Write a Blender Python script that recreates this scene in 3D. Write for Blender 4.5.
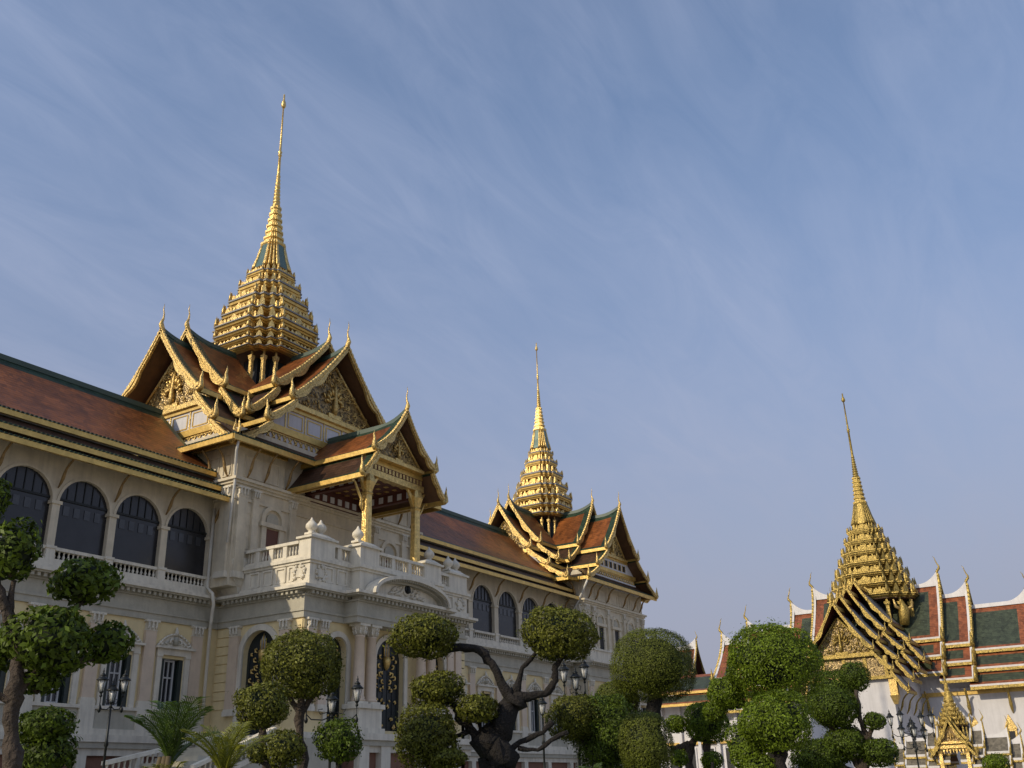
import bpy, bmesh, math, random
import numpy as np
from mathutils import Matrix, Vector
R = math.radians
scn = bpy.context.scene
for o in list(bpy.data.objects):
    bpy.data.objects.remove(o)
COL = scn.collection

# ------------------------------------------------------------------ camera
# eye level is z = 0, the courtyard lies at z = -1.7; +X runs along the palace front, +Y into it
cam = bpy.data.cameras.new('camera')
cam.lens = 35.0; cam.sensor_width = 36.0
cam.clip_start = 0.1; cam.clip_end = 20000
camo = bpy.data.objects.new('camera', cam); COL.objects.link(camo)
yaw, pitch, roll = R(58.045), R(22.239), R(-1.6587)
f = Vector((math.sin(yaw)*math.cos(pitch), math.cos(yaw)*math.cos(pitch), math.sin(pitch)))
r = Vector((math.cos(yaw), -math.sin(yaw), 0)); u = r.cross(f)
r2 = r*math.cos(roll)+u*math.sin(roll); u2 = -r*math.sin(roll)+u*math.cos(roll)
camo.matrix_world = Matrix(((r2.x,u2.x,-f.x,0),(r2.y,u2.y,-f.y,0),(r2.z,u2.z,-f.z,0),(0,0,0,1)))
scn.camera = camo

# ------------------------------------------------------------------ world, sun, exposure
SUN_EL, SUN_AZ = R(29), R(-70)     # azimuth from +Y, clockwise
w = bpy.data.worlds.new('World'); scn.world = w; w.use_nodes = True
nt = w.node_tree; nt.nodes.clear()
def N(t, **k):
    n = nt.nodes.new(t)
    for a, b in k.items(): setattr(n, a, b)
    return n
sky = N('ShaderNodeTexSky', sky_type='NISHITA', sun_disc=False, sun_elevation=SUN_EL, sun_rotation=SUN_AZ,
        air_density=1.0, dust_density=1.6, ozone_density=2.6, altitude=0)
bg = N('ShaderNodeBackground'); bg.inputs['Strength'].default_value = 0.135
out = N('ShaderNodeOutputWorld')
tc = N('ShaderNodeTexCoord'); sep = N('ShaderNodeSeparateXYZ')
# thin high cloud: noise on a plane far overhead (direction / height)
mx = N('ShaderNodeMath', operation='MAXIMUM'); mx.inputs[1].default_value = 0.0
ad = N('ShaderNodeMath', operation='ADD'); ad.inputs[1].default_value = 0.22
dx = N('ShaderNodeMath', operation='DIVIDE'); dy = N('ShaderNodeMath', operation='DIVIDE')
cmb = N('ShaderNodeCombineXYZ')
L = nt.links.new
L(tc.outputs['Generated'], sep.inputs[0]); L(sep.outputs['Z'], mx.inputs[0]); L(mx.outputs[0], ad.inputs[0])
L(sep.outputs['X'], dx.inputs[0]); L(ad.outputs[0], dx.inputs[1]); L(sep.outputs['Y'], dy.inputs[0]); L(ad.outputs[0], dy.inputs[1])
L(dx.outputs[0], cmb.inputs[0]); L(dy.outputs[0], cmb.inputs[1])
mp = N('ShaderNodeMapping'); mp.inputs['Rotation'].default_value = (0, 0, R(25)); mp.inputs['Scale'].default_value = (1.0, 2.2, 1)
L(cmb.outputs[0], mp.inputs[0])
n1 = N('ShaderNodeTexNoise'); n1.inputs['Scale'].default_value = 1.6; n1.inputs['Detail'].default_value = 7; n1.inputs['Roughness'].default_value = .5; n1.inputs['Distortion'].default_value = .5
L(mp.outputs[0], n1.inputs['Vector'])
cr = N('ShaderNodeValToRGB'); cr.color_ramp.elements[0].position = .38; cr.color_ramp.elements[1].position = .76
cr.color_ramp.elements[0].color = (.20,.20,.20,1); cr.color_ramp.elements[1].color = (.42,.42,.42,1)
L(n1.outputs[0], cr.inputs[0])
mix = N('ShaderNodeMix', data_type='RGBA'); mix.inputs[7].default_value = (3.9, 4.25, 5.45, 1)
mp2 = N('ShaderNodeMapping'); mp2.inputs['Rotation'].default_value = (0, 0, R(52)); mp2.inputs['Scale'].default_value = (1.0, 3.4, 1)
L(cmb.outputs[0], mp2.inputs[0])
n2 = N('ShaderNodeTexNoise'); n2.inputs['Scale'].default_value = 3.2; n2.inputs['Detail'].default_value = 9; n2.inputs['Roughness'].default_value = .62; n2.inputs['Distortion'].default_value = 1.1
L(mp2.outputs[0], n2.inputs['Vector'])
fr = N('ShaderNodeMapRange'); fr.inputs[1].default_value = .34; fr.inputs[2].default_value = .72; fr.inputs[3].default_value = .62; fr.inputs[4].default_value = 1.15
L(n2.outputs[0], fr.inputs[0])
fib = N('ShaderNodeMath', operation='MULTIPLY'); L(cr.outputs[0], fib.inputs[0]); L(fr.outputs[0], fib.inputs[1])
tint = N('ShaderNodeMix', data_type='RGBA', blend_type='MULTIPLY'); tint.inputs[0].default_value = 1; tint.inputs[7].default_value = (.96, 1.04, 1.10, 1)
L(sky.outputs[0], tint.inputs[6]); L(fib.outputs[0], mix.inputs[0]); L(tint.outputs[2], mix.inputs[6])
# lavender city haze low in the sky
hz = N('ShaderNodeMapRange', interpolation_type='SMOOTHSTEP'); hz.inputs[1].default_value = .66; hz.inputs[2].default_value = .0
hz.inputs[3].default_value = 0.0; hz.inputs[4].default_value = .96
L(sep.outputs['Z'], hz.inputs[0])
mix2 = N('ShaderNodeMix', data_type='RGBA'); mix2.inputs[7].default_value = (2.3, 2.28, 2.85, 1)
L(hz.outputs[0], mix2.inputs[0]); L(mix.outputs[2], mix2.inputs[6]); L(mix2.outputs[2], bg.inputs[0]); L(bg.outputs[0], out.inputs[0])

sl = bpy.data.lights.new('sun', 'SUN'); sl.energy = 2.6; sl.angle = R(.5); sl.color = (1, .86, .64)
so = bpy.data.objects.new('sun', sl); COL.objects.link(so)
tosun = Vector((math.sin(SUN_AZ)*math.cos(SUN_EL), math.cos(SUN_AZ)*math.cos(SUN_EL), math.sin(SUN_EL)))
so.rotation_euler = tosun.to_track_quat('Z', 'Y').to_euler()
scn.view_settings.view_transform = 'Standard'; scn.view_settings.look = 'None'
scn.view_settings.exposure = 0.12; scn.view_settings.gamma = 1.0
scn.render.engine = 'CYCLES'
scn.cycles.max_bounces = 6; scn.cycles.diffuse_bounces = 3; scn.cycles.glossy_bounces = 3
scn.cycles.transmission_bounces = 4; scn.cycles.transparent_max_bounces = 6
scn.cycles.use_denoising = True

# ------------------------------------------------------------------ materials
MATS = {}
def mat(name, col, rough=.7, metal=0, var=.12, vscale=1.5, bump=0, bscale=20, tiles=0, island=0, spec=.5, transl=0, stain=0, planks=0, cell=0):
    m = bpy.data.materials.new(name); m.use_nodes = True
    t = m.node_tree; b = t.nodes['Principled BSDF']
    b.inputs['Roughness'].default_value = rough; b.inputs['Metallic'].default_value = metal
    b.inputs['Specular IOR Level'].default_value = spec
    K = t.links.new
    def nn(ty, **k):
        n = t.nodes.new(ty)
        for a, v in k.items(): setattr(n, a, v)
        return n
    tcn = nn('ShaderNodeTexCoord'); src = tcn.outputs['Object']
    col = (*col, 1)
    no = nn('ShaderNodeTexNoise'); no.inputs['Scale'].default_value = vscale; no.inputs['Detail'].default_value = 6
    no.inputs['Roughness'].default_value = .65
    K(src, no.inputs['Vector'])
    rmp = nn('ShaderNodeMapRange'); rmp.inputs[1].default_value = .3; rmp.inputs[2].default_value = .7
    rmp.inputs[3].default_value = 1-var; rmp.inputs[4].default_value = 1+var
    K(no.outputs[0], rmp.inputs[0]); fac = rmp.outputs[0]
    def mul(a, bb):
        q = nn('ShaderNodeMath', operation='MULTIPLY'); K(a, q.inputs[0])
        if isinstance(bb, float): q.inputs[1].default_value = bb
        else: K(bb, q.inputs[1])
        return q.outputs[0]
    if island:
        g = nn('ShaderNodeNewGeometry'); mr = nn('ShaderNodeMapRange')
        mr.inputs[3].default_value = 1-island; mr.inputs[4].default_value = 1+island
        K(g.outputs['Random Per Island'], mr.inputs[0]); fac = mul(fac, mr.outputs[0])
    if stain:      # rain streaks: noise stretched along z
        mpp = nn('ShaderNodeMapping'); mpp.inputs['Scale'].default_value = (2.6, 2.6, .22); K(src, mpp.inputs[0])
        n2 = nn('ShaderNodeTexNoise'); n2.inputs['Scale'].default_value = 1.6; n2.inputs['Detail'].default_value = 5; K(mpp.outputs[0], n2.inputs['Vector'])
        m2 = nn('ShaderNodeMapRange'); m2.inputs[1].default_value = .45; m2.inputs[2].default_value = .75
        m2.inputs[3].default_value = 1.0; m2.inputs[4].default_value = 1-stain; K(n2.outputs[0], m2.inputs[0]); fac = mul(fac, m2.outputs[0])
    hgt = None
    if tiles or planks:
        sp = nn('ShaderNodeSeparateXYZ'); K(src, sp.inputs[0])
        if tiles:
            def saw(o, s):
                q = mul(o, s); fr = nn('ShaderNodeMath', operation='FRACT'); K(q, fr.inputs[0]); return fr.outputs[0]
            rz = saw(sp.outputs['Z'], 1/tiles)
            sx = nn('ShaderNodeMath', operation='ADD'); K(sp.outputs['X'], sx.inputs[0]); K(sp.outputs['Y'], sx.inputs[1])
            rx = saw(sx.outputs[0], 1/(tiles*.9))
            h = nn('ShaderNodeMath', operation='ADD'); K(mul(rz, -1.0), h.inputs[0])
            rr = nn('ShaderNodeMath', operation='PINGPONG'); rr.inputs[1].default_value = .5; K(rx, rr.inputs[0]); K(mul(rr.outputs[0], .5), h.inputs[1]); hgt = h.outputs[0]
            # tile-to-tile colour
            vo = nn('ShaderNodeTexVoronoi'); vo.inputs['Scale'].default_value = 1/(tiles*1.6); K(src, vo.inputs['Vector'])
            sc = nn('ShaderNodeSeparateColor'); K(vo.outputs['Color'], sc.inputs[0])
            mr = nn('ShaderNodeMapRange'); mr.inputs[3].default_value = .70; mr.inputs[4].default_value = 1.30; K(sc.outputs[0], mr.inputs[0]); fac = mul(fac, mr.outputs[0])
            jn = nn('ShaderNodeMapRange'); jn.inputs[1].default_value = .0; jn.inputs[2].default_value = .22; jn.inputs[3].default_value = .45; jn.inputs[4].default_value = 1.0; K(rz, jn.inputs[0]); fac = mul(fac, jn.outputs[0])
    if cell:      # glass mosaic
        vo = nn('ShaderNodeTexVoronoi'); vo.inputs['Scale'].default_value = cell; K(src, vo.inputs['Vector'])
        sc = nn('ShaderNodeSeparateColor'); K(vo.outputs['Color'], sc.inputs[0])
        mr = nn('ShaderNodeMapRange'); mr.inputs[3].default_value = .15; mr.inputs[4].default_value = 1.5; K(sc.outputs[0], mr.inputs[0]); fac = mul(fac, mr.outputs[0])
        hgt = vo.outputs['Distance']
    vm = nn('ShaderNodeVectorMath', operation='SCALE'); vm.inputs[0].default_value = col[:3]; K(fac, vm.inputs['Scale'])
    K(vm.outputs[0], b.inputs['Base Color'])
    if bump:
        bp = nn('ShaderNodeBump'); bp.inputs['Strength'].default_value = bump; bp.inputs['Distance'].default_value = .05
        if hgt is None:
            nb = nn('ShaderNodeTexNoise'); nb.inputs['Scale'].default_value = bscale; nb.inputs['Detail'].default_value = 5; K(src, nb.inputs['Vector']); hgt = nb.outputs[0]
        K(hgt, bp.inputs['Height']); K(bp.outputs[0], b.inputs['Normal'])
    if transl:
        tr = nn('ShaderNodeBsdfTranslucent'); K(vm.outputs[0], tr.inputs['Color'])
        ms = nn('ShaderNodeMixShader'); ms.inputs[0].default_value = transl
        o = t.nodes['Material Output']; K(b.outputs[0], ms.inputs[1]); K(tr.outputs[0], ms.inputs[2]); K(ms.outputs[0], o.inputs[0])
    MATS[name] = m
    return m
mat('white_stucco', (.73,.665,.53), .75, var=.10, stain=.24, bump=.15, bscale=9)
mat('beige_stucco', (.66,.575,.42), .8, var=.14, stain=.17, bump=.15, bscale=9)
mat('grey_stone', (.46,.425,.33), .75, var=.14, stain=.12, bump=.2, bscale=9)
mat('yellow_stucco', (.78,.63,.34), .8, var=.08, stain=.08)
mat('pink_marble', (.69,.55,.40), .6, var=.10, stain=.1)
mat('brown_basement', (.22,.11,.07), .8, var=.2)
mat('whitewash', (.64,.625,.63), .8, var=.05, stain=.12)
mat('gold', (.70,.49,.17), .32, .66, var=.35, vscale=5, bump=.6, bscale=14)
mat('gold_ornate', (.64,.45,.16), .35, .62, var=.6, vscale=9, bump=.7, bscale=24)
mat('gold_old', (.37,.265,.07), .36, .55, var=.7, vscale=6, bump=.9, bscale=16)
mat('bronze', (.30,.19,.07), .5, .4, var=.4, vscale=6, bump=.6, bscale=20)
mat('gold_flat', (.66,.44,.125), .38, .55, var=.22, vscale=2.5, bump=.2, bscale=5)
mat('gold_mosaic', (.34,.24,.10), .35, .3, cell=9, bump=.8)
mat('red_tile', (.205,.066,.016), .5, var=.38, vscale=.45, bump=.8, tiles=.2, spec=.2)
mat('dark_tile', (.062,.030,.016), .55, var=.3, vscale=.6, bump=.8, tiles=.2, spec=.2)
mat('green_tile', (.028,.05,.028), .5, var=.2, vscale=.7, bump=.7, tiles=.2, spec=.2)
mat('orange_tile', (.25,.080,.030), .45, var=.2, vscale=.7, bump=.6, tiles=.2)
mat('deep_green_tile', (.048,.060,.034), .5, var=.2, vscale=.5, bump=.6, tiles=.2)
mat('grey_tile', (.15,.13,.095), .6, var=.3, vscale=3, bump=.5, tiles=.12)
mat('slate_tile', (.06,.065,.09), .5, var=.2, vscale=1, bump=.5, tiles=.2)
mat('ridge_green', (.05,.08,.055), .5, var=.15)
mat('ridge_white', (.66,.64,.63), .7, var=.08, stain=.12)
mat('eave_grey', (.24,.23,.22), .5, var=.15)
mat('soffit_brown', (.13,.065,.03), .6, var=.25, vscale=2)
mat('soffit_red', (.10,.03,.02), .6, var=.2)
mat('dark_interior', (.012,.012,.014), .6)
mat('arch_screen', (.024,.024,.026), .24, var=.2)
mat('screen_pane', (.05,.052,.057), .2, var=.25)
mat('shutter_green', (.025,.035,.03), .5, var=.2)
mat('window_white', (.50,.49,.46), .6)
mat('pane_glass', (.02,.022,.025), .12)
mat('iron_door', (.012,.018,.02), .4, var=.2)
mat('door_brown', (.13,.045,.025), .5)
mat('green_glass', (.10,.16,.13), .25, .2, var=.2, vscale=6)
mat('iron_black', (.016,.018,.017), .45, .4)
mat('bark_dark', (.013,.010,.008), .9, var=.45, vscale=9, bump=1.0, bscale=26)  # near-black: shade on the gnarled trunk is put into the colour
mat('bark_pale', (.06,.044,.031), .9, var=.4, vscale=9, bump=1.0, bscale=26)
mat('leaf_deep', (.085,.125,.012), .5, island=.55, var=.25, vscale=3, transl=.28, spec=.25)
mat('leaf_olive', (.135,.142,.020), .5, island=.6, var=.3, vscale=3, transl=.28, spec=.25)
mat('leaf_bright', (.14,.20,.014), .5, island=.5, var=.3, vscale=3, transl=.3, spec=.25)
mat('leaf_shade_core', (.012,.020,.006), .9)  # shade inside the foliage, put into the colour of a solid core
mat('frond_green', (.075,.12,.018), .4, island=.4, transl=.3)
mat('frond_yellow', (.19,.20,.02), .4, island=.4, transl=.3)
mat('palm_stem', (.10,.075,.035), .7)
mat('paving', (.36,.32,.25), .85, var=.15, vscale=.4)
mat('leaf_fine', (.100,.118,.012), .6, island=.5, var=.3, vscale=3, transl=.15, spec=.3)
mat('lawn', (.05,.085,.02), .9, var=.4, vscale=.8, bump=.5, bscale=40)
mat('asphalt', (.055,.055,.055), .9)
mat('lamp_white', (.62,.60,.54), .35)
g = bpy.data.materials.new('lantern_glass'); g.use_nodes = True; MATS['lantern_glass'] = g
_t = g.node_tree; _b = _t.nodes['Principled BSDF']; _b.inputs['Base Color'].default_value = (.8,.82,.82,1); _b.inputs['Roughness'].default_value = .08
_tr = _t.nodes.new('ShaderNodeBsdfTransparent'); _ms = _t.nodes.new('ShaderNodeMixShader'); _ms.inputs[0].default_value = .68
_t.links.new(_b.outputs[0], _ms.inputs[1]); _t.links.new(_tr.outputs[0], _ms.inputs[2]); _t.links.new(_ms.outputs[0], _t.nodes['Material Output'].inputs[0])

# ------------------------------------------------------------------ mesh helpers
class MB:
    """collects polygons in world coordinates (or in a local frame T) and links them as ONE mesh object"""
    def __init__(s, T=None): s.v = []; s.f = []; s.m = []; s.names = []; s.T = T; s.sm = []
    def mi(s, n):
        if n not in s.names: s.names.append(n)
        return s.names.index(n)
    def P(s, p):
        p = Vector(p)
        if s.T is not None: p = s.T @ p
        s.v.append((p.x, p.y, p.z)); return len(s.v)-1
    def face(s, pts, m, smooth=False):
        s.f.append([s.P(p) for p in pts]); s.m.append(s.mi(m)); s.sm.append(smooth)
    def box(s, x0, x1, y0, y1, z0, z1, m):
        if x0 > x1: x0, x1 = x1, x0
        if y0 > y1: y0, y1 = y1, y0
        i = [s.P(p) for p in ((x0,y0,z0),(x1,y0,z0),(x1,y1,z0),(x0,y1,z0),(x0,y0,z1),(x1,y0,z1),(x1,y1,z1),(x0,y1,z1))]
        for q in ((3,2,1,0),(4,5,6,7),(0,1,5,4),(1,2,6,5),(2,3,7,6),(3,0,4,7)):
            s.f.append([i[k] for k in q]); s.m.append(s.mi(m)); s.sm.append(False)
    def prism(s, A, B, m, caps=True, mc=None):
        """A, B: matching loops"""
        n = len(A); a = [s.P(p) for p in A]; b = [s.P(p) for p in B]; k = s.mi(m); kc = s.mi(mc or m)
        for i in range(n):
            j = (i+1) % n; s.f.append([a[i],a[j],b[j],b[i]]); s.m.append(k); s.sm.append(False)
        if caps:
            s.f.append(a[::-1]); s.m.append(kc); s.sm.append(False)
            s.f.append(b); s.m.append(kc); s.sm.append(False)
    def loft(s, loops, mats, caps=True, smooth=False, facemat=None):
        ids = [[s.P(p) for p in lp] for lp in loops]; n = len(loops[0])
        for k in range(len(loops)-1):
            mm = mats if isinstance(mats, str) else mats[k]
            for i in range(n):
                j = (i+1) % n; q = mm
                if facemat and i in facemat: q = facemat[i]
                s.f.append([ids[k][i],ids[k][j],ids[k+1][j],ids[k+1][i]]); s.m.append(s.mi(q)); s.sm.append(smooth)
        if caps:
            mm = mats if isinstance(mats, str) else mats[0]
            s.f.append(ids[0][::-1]); s.m.append(s.mi(mm)); s.sm.append(False)
            mm = mats if isinstance(mats, str) else mats[-1]
            s.f.append(ids[-1]); s.m.append(s.mi(mm)); s.sm.append(False)
    def lathe(s, c, prof, m, seg=12):
        s.loft([[(c[0]+rr*math.cos(2*math.pi*i/seg), c[1]+rr*math.sin(2*math.pi*i/seg), c[2]+z) for i in range(seg)] for z, rr in prof], m, smooth=True)
    def tube(s, pts, rad, m, seg=8, flat=1.0, smooth=True, wob=0):
        pts = [Vector(p) for p in pts]; loops = []; up = Vector((.3,.2,1)).normalized(); prev = None
        for i, p in enumerate(pts):
            d = (pts[min(i+1,len(pts)-1)]-pts[max(i-1,0)])
            d = d.normalized() if d.length > 1e-9 else Vector((0,0,1))
            a = prev if prev is not None else (Vector((1,0,0)) if abs(d.x) < .8 else Vector((0,1,0)))
            a = (a-d*a.dot(d)).normalized(); b = d.cross(a); prev = a
            rr = rad[i] if isinstance(rad, (list, tuple)) else rad
            loops.append([p+(a*math.cos(2*math.pi*k/seg)+b*math.sin(2*math.pi*k/seg)*flat)*rr*(1+wob*math.sin(3.1*k+1.7*i)) for k in range(seg)])
        s.loft(loops, m, smooth=smooth)
    def build(s, name, parent=None):
        me = bpy.data.meshes.new(name); me.from_pydata(s.v, [], s.f)
        for n in s.names: me.materials.append(MATS[n])
        me.polygons.foreach_set('material_index', s.m); me.polygons.foreach_set('use_smooth', s.sm)
        bm = bmesh.new(); bm.from_mesh(me); bmesh.ops.recalc_face_normals(bm, faces=bm.faces); bm.to_mesh(me); bm.free()
        me.update()
        o = bpy.data.objects.new(name, me); COL.objects.link(o)
        if parent is not None:
            o.parent = parent
            if parent.type == 'EMPTY': o.matrix_parent_inverse = Matrix.Translation(-parent.location)
        return o
def tag(o, label=None, cat=None, group=None, kind=None):
    if label: o['label'] = label
    if cat: o['category'] = cat
    if group: o['group'] = group
    if kind: o['kind'] = kind
    return o
def thing(name, loc, label, cat, group=None):
    o = bpy.data.objects.new(name, None); COL.objects.link(o); o.location = loc; o.empty_display_size = .5
    return tag(o, label, cat, group)
def copy_tree(o, parent=None):
    c = o.copy(); COL.objects.link(c)
    if parent is not None: c.parent = parent; c.matrix_parent_inverse = o.matrix_parent_inverse
    for ch in list(o.children): copy_tree(ch, c)
    return c

# ------------------------------------------------------------------ architecture kit
def arch_loop(xc, w, z0, zs, rise, n=14):
    """2-D outline (x,z) of an arched opening"""
    p = [(xc-w/2, z0)]
    for i in range(n+1):
        a = math.pi*(1-i/n); p.append((xc+w/2*math.cos(a), zs+rise*math.sin(a)))
    p.append((xc+w/2, z0)); return p
def arch_wall(mb, x0, x1, z0, z1, openings, y, depth, m, axis='x', sgn=1, mr=None):
    """wall with arched openings: faces in the plane, reveals behind. axis 'x': wall along x at Y=y, front towards -Y.
    axis 'y': wall along y at X=y, front towards -X. openings: (c, w, z0, zs, rise)"""
    def Q(a, z, d): return (a, y+d, z) if axis == 'x' else (y+d, a, z)
    ops = sorted(openings); cur = x0
    for c, w, oz, zs, rise in ops:
        l = c-w/2; rr = c+w/2
        if l > cur+1e-4: mb.face([Q(cur,z0,0),Q(l,z0,0),Q(l,z1,0),Q(cur,z1,0)], m)
        if oz > z0+1e-4: mb.face([Q(l,z0,0),Q(rr,z0,0),Q(rr,oz,0),Q(l,oz,0)], m)
        pts = arch_loop(c, w, oz, zs, rise)
        for i in range(1, len(pts)-2):
            a, b = pts[i], pts[i+1]
            mb.face([Q(a[0],a[1],0),Q(b[0],b[1],0),Q(b[0],z1,0),Q(a[0],z1,0)], m)
        for i in range(len(pts)-1):
            a, b = pts[i], pts[i+1]
            mb.face([Q(a[0],a[1],0),Q(b[0],b[1],0),Q(b[0],b[1],depth),Q(a[0],a[1],depth)], mr or m)
        cur = rr
    if cur < x1-1e-4: mb.face([Q(cur,z0,0),Q(x1,z0,0),Q(x1,z1,0),Q(cur,z1,0)], m)
def arch_trim(mb, c, w, z0, zs, rise, y, out, band, m, axis='x', n=18):
    """raised archivolt round an opening"""
    def Q(a, z, d): return (a, y+d, z) if axis == 'x' else (y+d, a, z)
    inn = [(c-w/2, z0)]; ou = [(c-w/2-band, z0)]
    for i in range(n+1):
        a = math.pi*(1-i/n); ca, sa = math.cos(a), math.sin(a)
        inn.append((c+w/2*ca, zs+rise*sa)); ou.append((c+(w/2+band)*ca, zs+(rise+band)*sa))
    inn.append((c+w/2, z0)); ou.append((c+w/2+band, z0))
    for i in range(len(inn)-1):
        a, b, d, e = inn[i], inn[i+1], ou[i+1], ou[i]
        mb.face([Q(*a,-out),Q(*b,-out),Q(*d,-out),Q(*e,-out)], m)
        mb.face([Q(*a,-out),Q(*b,-out),Q(*b,.02),Q(*a,.02)], m); mb.face([Q(*e,-out),Q(*d,-out),Q(*d,.02),Q(*e,.02)], m)
def baluster_run(mb, p0, p1, z0, z1, m, pitch=.26, rad=.075, post_every=0):
    """balusters between p0 and p1 (x,y); z0,z1 may be pairs for a sloping run"""
    p0 = Vector(p0); p1 = Vector(p1); d = (p1-p0).length; n = max(1, int(d/pitch))
    for i in range(n):
        t = (i+.5)/n; p = p0.lerp(p1, t)
        za = z0 if not isinstance(z0, tuple) else z0[0]+(z0[1]-z0[0])*t
        zb = z1 if not isinstance(z1, tuple) else z1[0]+(z1[1]-z1[0])*t
        h = zb-za
        mb.lathe((p.x, p.y, za), [(0,rad*.8),(.12*h,rad*.6),(.35*h,rad),(.62*h,rad*.45),(.85*h,rad*.6),(h,rad*.8)], m, 6)
def frame_y(axis):  # axis: name of arm direction -> (dir, perp)
    return {'-y': (Vector((0,-1,0)), Vector((1,0,0))), '+y': (Vector((0,1,0)), Vector((-1,0,0))),
            '-x': (Vector((-1,0,0)), Vector((0,-1,0))), '+x': (Vector((1,0,0)), Vector((0,1,0)))}[axis]
def local(C, axis):
    d, p = frame_y(axis)
    return Matrix(((d.x,p.x,0,C[0]),(d.y,p.y,0,C[1]),(d.z,p.z,1,C[2] if len(C) > 2 else 0),(0,0,0,1)))   # local x = outward, y = sideways, z = up

def slope(mb, U0, U, tier, side, flare, field, border, bt, bb, be, under='soffit_brown', th=.14, fl=1.8, strip=None, bs=0):
    v0, z0, v1, z1 = tier
    us = [U0] + ([U0+bs] if bs else []) + [U0+bs+(U-be-U0-bs)*k/3 for k in (1,2,3)] + [U-be*.5, U] if U-U0 > be+bs+.3 else [U0, U]
    ls = math.hypot(v1-v0, z1-z0); ts = [0, bt/ls] + [bt/ls+(1-bt/ls-bb/ls)*k/3 for k in (1,2,3)] + [1]
    def pt(uu, t, d=0):
        s = max(0, (uu-(U-fl))/fl); return (uu, side*(v0+(v1-v0)*t), z0+(z1-z0)*t - .10*ls/3*math.sin(math.pi*t) + flare*(1-t)**3*s*s - d)
    for i in range(len(us)-1):
        for j in range(len(ts)-1):
            uc = (us[i]+us[i+1])/2; inside = U0+bs-1e-6 < uc < U-be+1e-6 and 0 < j < len(ts)-2
            m = field if inside else border
            mb.face([pt(us[i],ts[j]),pt(us[i+1],ts[j]),pt(us[i+1],ts[j+1]),pt(us[i],ts[j+1])], m)
            mb.face([pt(us[i],ts[j],th),pt(us[i+1],ts[j],th),pt(us[i+1],ts[j+1],th),pt(us[i],ts[j+1],th)], under)
    mb.face([pt(U0,1),pt(U,1),pt(U,1,th),pt(U0,1,th)], border)
    for a in (U0, U):
        for j in range(len(ts)-1): mb.face([pt(a,ts[j]),pt(a,ts[j+1]),pt(a,ts[j+1],th),pt(a,ts[j],th)], border)

def barge(mb, U, tier, side, flare, sc, m, wave=True, teeth=True, t0=0.0, fp=3):
    """gold rake board of one tier: toothed upper edge, scalloped lower edge, curled horn at the foot"""
    v0, z0, v1, z1 = tier; n = 44; ls = math.hypot(v1-v0, z1-z0); nx, nz = -(z1-z0)/ls, (v1-v0)/ls   # upward normal
    top = []; bot = []
    for i in range(n+1):
        t = t0+(1-t0)*i/n; v = v0+(v1-v0)*t; z = z0+(z1-z0)*t - .10*ls/3*math.sin(math.pi*t) + flare*(1-t)**fp
        tooth = (.11*sc*(1-((i*.5) % 1))) if teeth else .05
        wv = (.20+.22*abs(math.sin(math.pi*((t-.42)/.58*2)))*(1 if wave and t > .42 and ls > 3*sc else 0))*sc
        if wave and ls <= 3*sc: wv += .12*sc*abs(math.sin(math.pi*t*2))
        top.append((v+nx*tooth, z+nz*tooth+.04)); bot.append((v-nx*wv, z-nz*wv))
    th = .16*sc
    for i in range(n):
        a, b, c, d = top[i], top[i+1], bot[i+1], bot[i]
        for uu in (U, U+th): mb.face([(uu,side*q[0],q[1]) for q in (a,b,c,d)], m)
        mb.face([(U,side*a[0],a[1]),(U+th,side*a[0],a[1]),(U+th,side*b[0],b[1]),(U,side*b[0],b[1])], m)
        mb.face([(U,side*d[0],d[1]),(U+th,side*d[0],d[1]),(U+th,side*c[0],c[1]),(U,side*c[0],c[1])], m)
        # a second raised fillet along the middle of the board
    for i in range(0, n, 1):
        k = min(i+1, n)
        def md(q, w): return (top[q][0]*(1-w)+bot[q][0]*w, top[q][1]*(1-w)+bot[q][1]*w)
        a, b, c, d = md(i,.42), md(k,.42), md(k,.62), md(i,.62)
        mb.face([(U+th+.05*sc,side*q[0],q[1]) for q in (a,b,c,d)], m)
        mb.face([(U+th,side*a[0],a[1]),(U+th,side*b[0],b[1]),(U+th+.05*sc,side*b[0],b[1]),(U+th+.05*sc,side*a[0],a[1])], m)
        mb.face([(U+th,side*d[0],d[1]),(U+th,side*c[0],c[1]),(U+th+.05*sc,side*c[0],c[1]),(U+th+.05*sc,side*d[0],d[1])], m)
def horn(mb, U, v, z, side, sc, m):
    s = sc
    mb.tube([(U+.08*s,side*(v-.25*s),z-.12*s),(U+.1*s,side*(v+.05*s),z-.22*s),(U+.1*s,side*(v+.27*s),z-.05*s),(U+.1*s,side*(v+.26*s),z+.28*s),(U+.1*s,side*(v+.20*s),z+.55*s),(U+.1*s,side*(v+.27*s),z+.85*s),(U+.1*s,side*(v+.26*s),z+1.15*s)],
            [.2*s,.22*s,.2*s,.15*s,.12*s,.07*s,.012*s], m, 7, .75)
    mb.tube([(U+.1*s,side*(v-.06*s),z+.0*s),(U+.1*s,side*(v-.02*s),z+.28*s),(U+.1*s,side*(v-.08*s),z+.5*s)], [.12*s,.09*s,.01*s], m, 6, .75)
def chofa(mb, U, z, sc, m, lean=1.0):
    s = sc; l = lean
    mb.tube([(U-.15*s,0,z-.25*s),(U+.05*s,0,z),(U+.14*s,0,z+.22*s),(U+.12*s,0,z+.42*s),(U+.04*s,0,z+.62*s),(U+.02*s*l,0,z+.95*s),(U+.10*s*l,0,z+1.25*s),(U+.06*s*l,0,z+1.62*s)],
            [.12*s,.17*s,.17*s,.10*s,.07*s,.045*s,.035*s,.008*s], m, 7, .8)
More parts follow.
